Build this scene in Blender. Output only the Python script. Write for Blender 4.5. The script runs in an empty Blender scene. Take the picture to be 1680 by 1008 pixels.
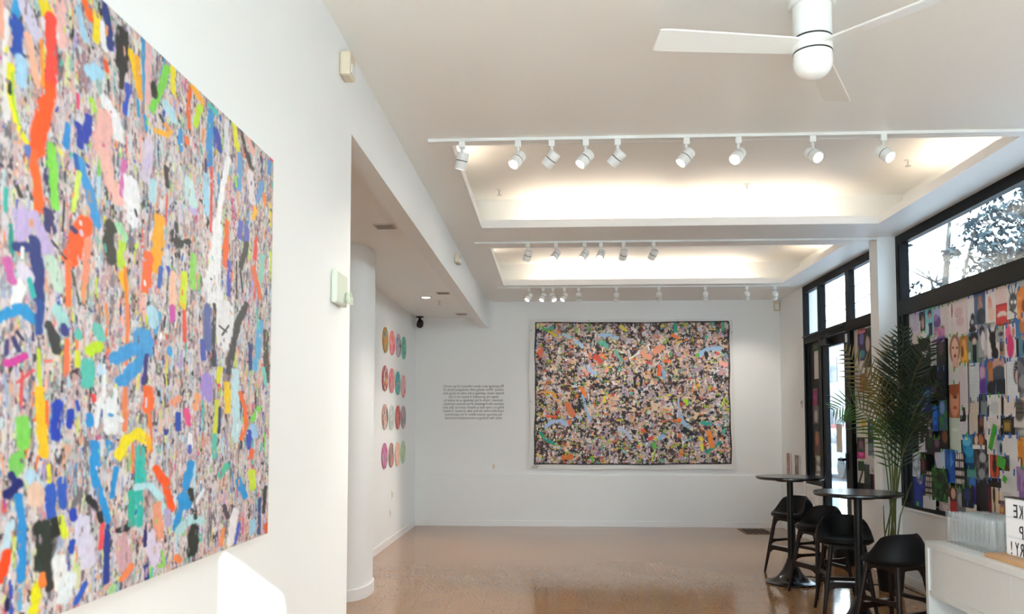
import bpy, bmesh, math, random
import numpy as np
from mathutils import Vector, Matrix, Euler

random.seed(7)
rng = np.random.default_rng(7)
SC = bpy.context.scene
COL = SC.collection
PI = math.pi
EYE = 1.58

# ------------------------------------------------------------------ materials
def s2l(c):
    return ((c + 0.055) / 1.055) ** 2.4 if c > 0.04045 else c / 12.92

def hx(h):
    return tuple(s2l(int(h[i:i + 2], 16) / 255) for i in (0, 2, 4))

def new_mat(name):
    m = bpy.data.materials.new(name)
    m.use_nodes = True
    nt = m.node_tree
    return m, nt, nt.nodes['Principled BSDF']

def node(nt, kind, **kw):
    n = nt.nodes.new(kind)
    for k, v in kw.items():
        setattr(n, k, v)
    return n

def plain(name, col, rough=0.5, metal=0.0, spec=0.5, var=0.06, scale=12.0, bump=0.0, bscale=60.0, coat=0.0):
    """a procedural material: base colour with a little noise variation, optional bump"""
    m, nt, b = new_mat(name)
    c = hx(col) if isinstance(col, str) else col
    tc = node(nt, 'ShaderNodeTexCoord')
    nz = node(nt, 'ShaderNodeTexNoise')
    nz.inputs['Scale'].default_value = scale
    nz.inputs['Detail'].default_value = 4
    nt.links.new(tc.outputs['Object'], nz.inputs['Vector'])
    mx = node(nt, 'ShaderNodeMix', data_type='RGBA')
    mx.inputs[6].default_value = tuple(x * (1 - var) for x in c) + (1,)
    mx.inputs[7].default_value = tuple(min(1, x * (1 + var)) for x in c) + (1,)
    nt.links.new(nz.outputs[0], mx.inputs[0])
    nt.links.new(mx.outputs[2], b.inputs['Base Color'])
    b.inputs['Roughness'].default_value = rough
    b.inputs['Metallic'].default_value = metal
    b.inputs['Specular IOR Level'].default_value = spec
    if coat:
        b.inputs['Coat Weight'].default_value = coat
        b.inputs['Coat Roughness'].default_value = 0.1
    if bump:
        n2 = node(nt, 'ShaderNodeTexNoise')
        n2.inputs['Scale'].default_value = bscale
        n2.inputs['Detail'].default_value = 3
        nt.links.new(tc.outputs['Object'], n2.inputs['Vector'])
        bp = node(nt, 'ShaderNodeBump')
        bp.inputs['Strength'].default_value = bump
        bp.inputs['Distance'].default_value = 0.01
        nt.links.new(n2.outputs[0], bp.inputs['Height'])
        nt.links.new(bp.outputs[0], b.inputs['Normal'])
    return m

def emit(name, col, strength):
    m, nt, b = new_mat(name)
    b.inputs['Base Color'].default_value = (0.9, 0.9, 0.9, 1)
    b.inputs['Emission Color'].default_value = tuple(col) + (1,)
    b.inputs['Emission Strength'].default_value = strength
    return m

def art_mat(name, rough=0.55, bump=0.25, bscale=90):
    m, nt, b = new_mat(name)
    at = node(nt, 'ShaderNodeAttribute', attribute_name='Col')
    nt.links.new(at.outputs['Color'], b.inputs['Base Color'])
    b.inputs['Roughness'].default_value = rough
    tc = node(nt, 'ShaderNodeTexCoord')
    n2 = node(nt, 'ShaderNodeTexNoise')
    n2.inputs['Scale'].default_value = bscale
    nt.links.new(tc.outputs['Object'], n2.inputs['Vector'])
    bp = node(nt, 'ShaderNodeBump')
    bp.inputs['Strength'].default_value = bump
    bp.inputs['Distance'].default_value = 0.004
    nt.links.new(n2.outputs[0], bp.inputs['Height'])
    nt.links.new(bp.outputs[0], b.inputs['Normal'])
    return m

def glass_mat(name, tint=(0.96, 0.98, 0.98), ior=1.45, haze=0.0):
    m = bpy.data.materials.new(name)
    m.use_nodes = True
    nt = m.node_tree
    nt.nodes.clear()
    out = node(nt, 'ShaderNodeOutputMaterial')
    tr = node(nt, 'ShaderNodeBsdfTransparent')
    tr.inputs[0].default_value = tint + (1,)
    gl = node(nt, 'ShaderNodeBsdfGlossy')
    gl.inputs['Roughness'].default_value = 0.02
    fr = node(nt, 'ShaderNodeFresnel')
    ge = node(nt, 'ShaderNodeNewGeometry')          # thin sheet: same Fresnel entering and leaving
    mi = node(nt, 'ShaderNodeMix', data_type='FLOAT')
    mi.inputs[2].default_value = ior
    mi.inputs[3].default_value = 1 / ior
    nt.links.new(ge.outputs['Backfacing'], mi.inputs[0])
    nt.links.new(mi.outputs[0], fr.inputs[0])
    mx = node(nt, 'ShaderNodeMixShader')
    nt.links.new(fr.outputs[0], mx.inputs[0])
    nt.links.new(tr.outputs[0], mx.inputs[1])
    nt.links.new(gl.outputs[0], mx.inputs[2])
    if haze:                                            # faint milkiness of moulded plastic
        df = node(nt, 'ShaderNodeBsdfDiffuse')
        df.inputs[0].default_value = (.92, .94, .94, 1)
        m2 = node(nt, 'ShaderNodeMixShader')
        m2.inputs[0].default_value = haze
        nt.links.new(mx.outputs[0], m2.inputs[1])
        nt.links.new(df.outputs[0], m2.inputs[2])
        mx = m2
    nt.links.new(mx.outputs[0], out.inputs[0])
    return m

def floor_mat():
    m, nt, b = new_mat('waxed_tile_floor')
    tc = node(nt, 'ShaderNodeTexCoord')
    mp = node(nt, 'ShaderNodeMapping')
    nt.links.new(tc.outputs['Object'], mp.inputs[0])
    br = node(nt, 'ShaderNodeTexBrick')
    br.offset = 0.0
    br.inputs['Scale'].default_value = 1.0
    br.inputs['Brick Width'].default_value = 0.305
    br.inputs['Row Height'].default_value = 0.305
    br.inputs['Mortar Size'].default_value = 0.0012
    br.inputs['Color1'].default_value = hx('a87e58') + (1,)
    br.inputs['Color2'].default_value = hx('ad845e') + (1,)
    br.inputs['Mortar'].default_value = hx('9a7452') + (1,)
    nt.links.new(mp.outputs[0], br.inputs['Vector'])
    n1 = node(nt, 'ShaderNodeTexNoise')
    n1.inputs['Scale'].default_value = 55
    n1.inputs['Detail'].default_value = 6
    n1.inputs['Roughness'].default_value = 0.7
    mp2 = node(nt, 'ShaderNodeMapping')
    mp2.inputs['Scale'].default_value = (1.0, 0.55, 1.0)
    mp2.inputs['Rotation'].default_value = (0, 0, 0.5)
    nt.links.new(tc.outputs['Object'], mp2.inputs[0])
    nt.links.new(mp2.outputs[0], n1.inputs['Vector'])
    rp = node(nt, 'ShaderNodeValToRGB')
    rp.color_ramp.elements[0].position = 0.34
    rp.color_ramp.elements[0].color = (0.62, 0.58, 0.54, 1)
    rp.color_ramp.elements[1].position = 0.56
    rp.color_ramp.elements[1].color = (1.06, 1.05, 1.03, 1)
    nt.links.new(n1.outputs[0], rp.inputs[0])
    mx = node(nt, 'ShaderNodeMix', data_type='RGBA', blend_type='MULTIPLY')
    mx.inputs[0].default_value = 0.75
    nt.links.new(br.outputs[0], mx.inputs[6])
    nt.links.new(rp.outputs[0], mx.inputs[7])
    n3 = node(nt, 'ShaderNodeTexNoise')
    n3.inputs['Scale'].default_value = 0.9
    nt.links.new(tc.outputs['Object'], n3.inputs['Vector'])
    rp3 = node(nt, 'ShaderNodeValToRGB')
    rp3.color_ramp.elements[0].color = (0.92, 0.90, 0.88, 1)
    rp3.color_ramp.elements[1].color = (1.05, 1.05, 1.05, 1)
    nt.links.new(n3.outputs[0], rp3.inputs[0])
    mx2 = node(nt, 'ShaderNodeMix', data_type='RGBA', blend_type='MULTIPLY')
    mx2.inputs[0].default_value = 1.0
    nt.links.new(mx.outputs[2], mx2.inputs[6])
    nt.links.new(rp3.outputs[0], mx2.inputs[7])
    nt.links.new(mx2.outputs[2], b.inputs['Base Color'])
    b.inputs['Roughness'].default_value = 0.075
    b.inputs['IOR'].default_value = FLOOR_IOR
    bp = node(nt, 'ShaderNodeBump')
    bp.inputs['Strength'].default_value = 0.05
    bp.inputs['Distance'].default_value = 0.004
    nt.links.new(n1.outputs[0], bp.inputs['Height'])
    nt.links.new(bp.outputs[0], b.inputs['Normal'])
    return m

FLOOR_IOR = 1.75
M = {}
M['wall'] = plain('white_wall_paint', (0.855, 0.87, 0.866), 0.6, var=0.012, scale=3, bump=0.05, bscale=120)
M['ceiling'] = plain('white_ceiling_paint', (0.90, 0.895, 0.862), 0.45, var=0.012, scale=2)
M['trim'] = plain('white_gloss_trim', (0.87, 0.87, 0.865), 0.35, var=0.01)
M['floor'] = floor_mat()
M['black_frame'] = plain('black_window_aluminium', '07080a', 0.45, spec=0.16, var=0.15)
M['glass'] = glass_mat('window_pane_glass')
M['white_metal'] = plain('white_powder_coat', (0.80, 0.81, 0.79), 0.35, var=0.02)
M['fan_white'] = plain('white_fan_enamel', (0.86, 0.87, 0.84), 0.3, var=0.01)
M['opal'] = plain('opal_glass', (0.9, 0.91, 0.88), 0.15, var=0.01)
M['lamp_on'] = emit('track_lamp_glow', (1.0, 0.93, 0.84), 9.0)
M['black'] = plain('black_plastic', '070708', 0.45, spec=0.25, var=0.2)
M['leather'] = plain('black_leather', '060607', 0.5, spec=0.18, var=0.2, bump=0.1, bscale=250)
M['table_black'] = plain('black_satin_laminate', '060608', 0.2, spec=0.5, var=0.1)
M['walnut'] = plain('dark_walnut', '180a05', 0.45, spec=0.25, var=0.35, scale=14)
M['steel'] = plain('brushed_steel', (0.6, 0.6, 0.62), 0.3, metal=1.0, var=0.05)
M['beige'] = plain('beige_plastic', 'd8ccb4', 0.45, var=0.03)
M['greenwhite'] = plain('aged_white_plastic', 'd4dccc', 0.4, var=0.03)
M['clear'] = glass_mat('clear_lamp_lens', (0.92, 0.94, 0.95), 1.6)
M['cab'] = plain('white_lacquer', (0.90, 0.92, 0.91), 0.3, var=0.01)
M['board'] = plain('light_wood', 'd8a878', 0.45, var=0.12, scale=20)
M['flute'] = glass_mat('clear_plastic_flute', (0.985, 0.99, 0.992), 1.5, haze=0.045)
M['lightbox'] = emit('lightbox_face', (0.90, 0.95, 1.0), 0.12)
M['ink'] = plain('black_ink', '141416', 0.6)
M['greyink'] = plain('grey_vinyl_lettering', '686462', 0.6)
M['art'] = art_mat('painted_canvas_art')
M['print'] = art_mat('paper_print', 0.6, 0.05, 30)
M['canvas'] = plain('raw_white_canvas', (0.78, 0.77, 0.75), 0.75, var=0.04, bump=0.2, bscale=300)
M['white_page'] = plain('plain_white_page', (.62, .59, .57), 0.7, var=0.05)
M['black_paper'] = plain('plain_black_page', '0e0e12', 0.6, spec=.3, var=0.3)
M['tape_green'] = plain('green_masking_tape', '3c9c2c', 0.6)
M['tape_blue'] = plain('blue_masking_tape', '2c62b0', 0.6)
M['stem'] = plain('palm_stem', '5c6430', 0.55, var=0.35, scale=8)
M['leaf_dark'] = plain('dark_palm_leaf', '1c2c14', 0.45, var=0.4, scale=6)
M['leaf_green'] = plain('green_palm_leaf', '3c5c24', 0.45, var=0.4, scale=6)
M['leaf_gold'] = plain('golden_palm_leaf', '6c5a24', 0.5, var=0.45, scale=6)
M['tree_leaf'] = plain('street_tree_leaf', '1e2a30', 0.7, spec=0.1, var=0.4, scale=2)
M['bark'] = plain('tree_bark', '4c4844', 0.9, var=0.3, bump=0.4, bscale=20)
M['asphalt'] = plain('asphalt', '74767a', 0.9, var=0.15, bump=0.2)
M['concrete'] = plain('sidewalk_concrete', '949698', 0.9, var=0.08)
M['pale_paving'] = plain('pale_paving', 'dcdedc', 0.9, var=0.05)
M['facade'] = plain('pale_stucco', 'c4c8cc', 0.9, var=0.05)
M['facade2'] = plain('blue_grey_stucco', '7c8ca0', 0.9, var=0.05)
M['carpaint'] = plain('pale_blue_car_paint', '7488a4', 0.25, var=0.02, coat=0.5)
M['redbrick'] = plain('dull_red_awning', '985858', 0.9, var=0.1)
M['darkglass'] = plain('dark_glass', '28303c', 0.1, var=0.05)
M['soil'] = plain('potting_soil', '1c140e', 0.95, var=0.4, bump=0.5)
M['grille'] = plain('brown_floor_grille', '6c5038', 0.5)
M['slot'] = plain('dark_slot', '141210', 0.8)
M['vent'] = plain('painted_vent', (0.66, 0.63, 0.59), 0.5)
M['vent_slot'] = plain('vent_slot', (0.36, 0.34, 0.32), 0.7)
M['white_paper'] = plain('cream_paper', 'd4ccc0', 0.7, var=0.03)

# ------------------------------------------------------------------ builders
class MB:
    """collects shapes into one bmesh and links it as ONE mesh object"""
    def __init__(self):
        self.bm = bmesh.new()

    def box(self, x0, x1, y0, y1, z0, z1, mat4=None, bev=0.0):
        vs = [Vector((x, y, z)) for x in (x0, x1) for y in (y0, y1) for z in (z0, z1)]
        if mat4:
            vs = [mat4 @ v for v in vs]
        b = [self.bm.verts.new(v) for v in vs]
        fs = [(0, 1, 3, 2), (4, 6, 7, 5), (0, 4, 5, 1), (2, 3, 7, 6), (0, 2, 6, 4), (1, 5, 7, 3)]
        faces = [self.bm.faces.new([b[i] for i in f]) for f in fs]
        if bev:
            es = list({e for f in faces for e in f.edges})
            bmesh.ops.bevel(self.bm, geom=es, offset=bev, segments=2, affect='EDGES', profile=0.5)
        return self

    def poly(self, pts, faces):
        b = [self.bm.verts.new(p) for p in pts]
        for f in faces:
            self.bm.faces.new([b[i] for i in f])
        return self

    def tube(self, pts, rad, n=10, cap=True):
        """swept round tube through pts; rad a number or a list"""
        pts = [Vector(p) for p in pts]
        rads = rad if isinstance(rad, (list, tuple)) else [rad] * len(pts)
        rings = []
        up = Vector((0, 0, 1))
        prev = None
        for i, p in enumerate(pts):
            t = (pts[min(i + 1, len(pts) - 1)] - pts[max(i - 1, 0)]).normalized()
            if prev is None:
                a = t.cross(up if abs(t.z) < 0.9 else Vector((1, 0, 0))).normalized()
            else:
                a = (prev - t * prev.dot(t)).normalized()
            prev = a
            c = t.cross(a)
            rings.append([self.bm.verts.new(p + (a * math.cos(2 * PI * k / n) + c * math.sin(2 * PI * k / n)) * rads[i]) for k in range(n)])
        for i in range(len(rings) - 1):
            for k in range(n):
                self.bm.faces.new((rings[i][k], rings[i][(k + 1) % n], rings[i + 1][(k + 1) % n], rings[i + 1][k]))
        if cap:
            self.bm.faces.new(rings[0][::-1])
            self.bm.faces.new(rings[-1])
        return self

    def lathe(self, prof, n=32, mat4=None):
        """profile of (r, z) turned round z; ends closed when r > 0"""
        rings = []
        for r, z in prof:
            if r < 1e-6:
                v = Vector((0, 0, z))
                rings.append([self.bm.verts.new(mat4 @ v if mat4 else v)])
            else:
                ring = []
                for k in range(n):
                    v = Vector((r * math.cos(2 * PI * k / n), r * math.sin(2 * PI * k / n), z))
                    ring.append(self.bm.verts.new(mat4 @ v if mat4 else v))
                rings.append(ring)
        for a, b in zip(rings, rings[1:]):
            if len(a) == 1 and len(b) == 1:
                continue
            for k in range(n):
                if len(a) == 1:
                    self.bm.faces.new((a[0], b[(k + 1) % n], b[k]))
                elif len(b) == 1:
                    self.bm.faces.new((a[k], a[(k + 1) % n], b[0]))
                else:
                    self.bm.faces.new((a[k], a[(k + 1) % n], b[(k + 1) % n], b[k]))
        if len(rings[0]) > 1:
            self.bm.faces.new(rings[0][::-1])
        if len(rings[-1]) > 1:
            self.bm.faces.new(rings[-1])
        return self

    def build(self, name, mat, parent=None, smooth=False, loc=None, recalc=True):
        if recalc:
            bmesh.ops.recalc_face_normals(self.bm, faces=self.bm.faces[:])
        me = bpy.data.meshes.new(name)
        self.bm.to_mesh(me)
        self.bm.free()
        me.materials.append(mat)
        if smooth:
            me.polygons.foreach_set('use_smooth', [True] * len(me.polygons))
            try:
                me.set_sharp_from_angle(angle=math.radians(40))
            except Exception:
                pass
        o = bpy.data.objects.new(name, me)
        COL.objects.link(o)
        if parent:
            o.parent = parent
        if loc:
            o.location = loc
        return o

def tag(o, label=None, cat=None, group=None, kind=None):
    if label: o['label'] = label
    if cat: o['category'] = cat
    if group: o['group'] = group
    if kind: o['kind'] = kind
    return o

def empty(name, loc, rz=0.0, label=None, cat=None, group=None):
    o = bpy.data.objects.new(name, None)
    o.empty_display_size = 0.1
    COL.objects.link(o)
    o.location = loc
    o.rotation_euler = (0, 0, rz)
    return tag(o, label, cat, group)

def struct(mb, name, mat, **kw):
    return tag(mb.build(name, mat, **kw), kind='structure')

def children(o):
    return [c for c in bpy.data.objects if c.parent == o]

def copy_tree(o, parent=None):
    c = o.copy()
    COL.objects.link(c)
    if parent:
        c.parent = parent
    for ch in list(children(o)):
        copy_tree(ch, c)
    return c

def grid_object(name, P, colors, mat, parent=None):
    """P: (nv, nu, 3) points; colors: (nv, nu, 3) linear rgb -> one coloured mesh"""
    nv, nu = P.shape[:2]
    me = bpy.data.meshes.new(name)
    idx = np.arange(nv * nu).reshape(nv, nu)
    q = np.stack([idx[:-1, :-1], idx[1:, :-1], idx[1:, 1:], idx[:-1, 1:]], -1).reshape(-1, 4)
    me.vertices.add(nv * nu)
    me.vertices.foreach_set('co', P.reshape(-1).astype(np.float32))
    me.loops.add(q.size)
    me.loops.foreach_set('vertex_index', q.reshape(-1).astype(np.int32))
    me.polygons.add(len(q))
    me.polygons.foreach_set('loop_start', np.arange(0, q.size, 4, dtype=np.int32))
    me.update(calc_edges=True)
    at = me.color_attributes.new('Col', 'FLOAT_COLOR', 'POINT')
    c4 = np.ones((nv * nu, 4), np.float32)
    c4[:, :3] = colors.reshape(-1, 3)
    at.data.foreach_set('color', c4.reshape(-1))
    me.materials.append(mat)
    o = bpy.data.objects.new(name, me)
    COL.objects.link(o)
    if parent:
        o.parent = parent
    return o

# ------------------------------------------------------------------ paint raster (artwork only)
def vnoise(h, w, cell_v, cell_u, octaves=3):
    out = np.zeros((h, w))
    amp, tot = 1.0, 0.0
    for o in range(octaves):
        gv, gu = max(2, int(h / cell_v * 2 ** o) + 2), max(2, int(w / cell_u * 2 ** o) + 2)
        g = rng.random((gv, gu))
        v = np.linspace(0, gv - 1.001, h)
        u = np.linspace(0, gu - 1.001, w)
        v0, u0 = v.astype(int), u.astype(int)
        fv, fu = (v - v0)[:, None], (u - u0)[None, :]
        fv, fu = fv * fv * (3 - 2 * fv), fu * fu * (3 - 2 * fu)
        a = g[v0][:, u0] * (1 - fu) + g[v0][:, u0 + 1] * fu
        b = g[v0 + 1][:, u0] * (1 - fu) + g[v0 + 1][:, u0 + 1] * fu
        out += amp * (a * (1 - fv) + b * fv)
        tot += amp
        amp *= 0.55
    return out / tot

class Canvas:
    def __init__(self, a0, a1, z0, z1, nu, nv, base):
        self.a0, self.a1, self.z0, self.z1, self.nu, self.nv = a0, a1, z0, z1, nu, nv
        self.img = np.empty((nv, nu, 3))
        self.img[:] = base
        self.rag = vnoise(nv, nu, 9, 5, 3) - 0.5
        self.dry = vnoise(nv, nu, 26, 3, 2)
        self.A = np.linspace(a0, a1, nu)
        self.Z = np.linspace(z1, z0, nv)

    def stroke(self, col, ra, rz, pts, rag=0.9, dry=0.0, soft=0.25):
        """capsule chain in canvas metres; ra / rz the half widths along and up"""
        pts = np.array(pts, float)
        lo, hi = pts.min(0), pts.max(0)
        du = (self.a1 - self.a0) / (self.nu - 1)
        dv = (self.z1 - self.z0) / (self.nv - 1)
        i0 = max(0, int((lo[0] - 1.6 * ra - self.a0) / du)); i1 = min(self.nu, int((hi[0] + 1.6 * ra - self.a0) / du) + 2)
        j0 = max(0, int((self.z1 - hi[1] - 1.6 * rz) / dv)); j1 = min(self.nv, int((self.z1 - lo[1] + 1.6 * rz) / dv) + 2)
        if i1 <= i0 or j1 <= j0:
            return
        X = self.A[None, i0:i1] / ra
        Y = self.Z[j0:j1, None] / rz
        d = np.full((j1 - j0, i1 - i0), 1e9)
        p = pts / np.array([ra, rz])
        if len(p) == 1:
            p = np.vstack([p, p + 1e-3])
        for a, b in zip(p, p[1:]):
            ab = b - a
            L = max(1e-9, ab @ ab)
            t = np.clip(((X - a[0]) * ab[0] + (Y - a[1]) * ab[1]) / L, 0, 1)
            d = np.minimum(d, np.hypot(X - a[0] - t * ab[0], Y - a[1] - t * ab[1]))
        d = d + rag * self.rag[j0:j1, i0:i1]
        m = np.clip((1 - d) / soft, 0, 1)
        if dry:
            m = m * np.clip((self.dry[j0:j1, i0:i1] - dry) / 0.12, 0, 1)
        m = m[..., None]
        self.img[j0:j1, i0:i1] = self.img[j0:j1, i0:i1] * (1 - m) + np.array(col) * m

    def patches(self, cols, n, cell_v, cell_u, lo, hi, soft=.05):
        for k in range(n):
            f = vnoise(self.nv, self.nu, cell_v * rng.uniform(.6, 1.5), cell_u * rng.uniform(.6, 1.5), 3)
            t = rng.uniform(lo, hi)
            m = np.clip((f - t) / soft, 0, 1)[..., None]
            self.img = self.img * (1 - m) + np.array(cols[rng.integers(len(cols))]) * m

    def strokes(self, text, grow=1.0, **kw):
        for line in text.strip().split('\n'):
            t = line.split()
            c = np.array(hx(t[0]))
            pts = [tuple(float(q) / 1000 for q in s.split(',')) for s in t[3:]]
            self.stroke(c, int(t[1]) / 1e4 * grow, int(t[2]) / 1e4 * grow, pts, **kw)

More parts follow.
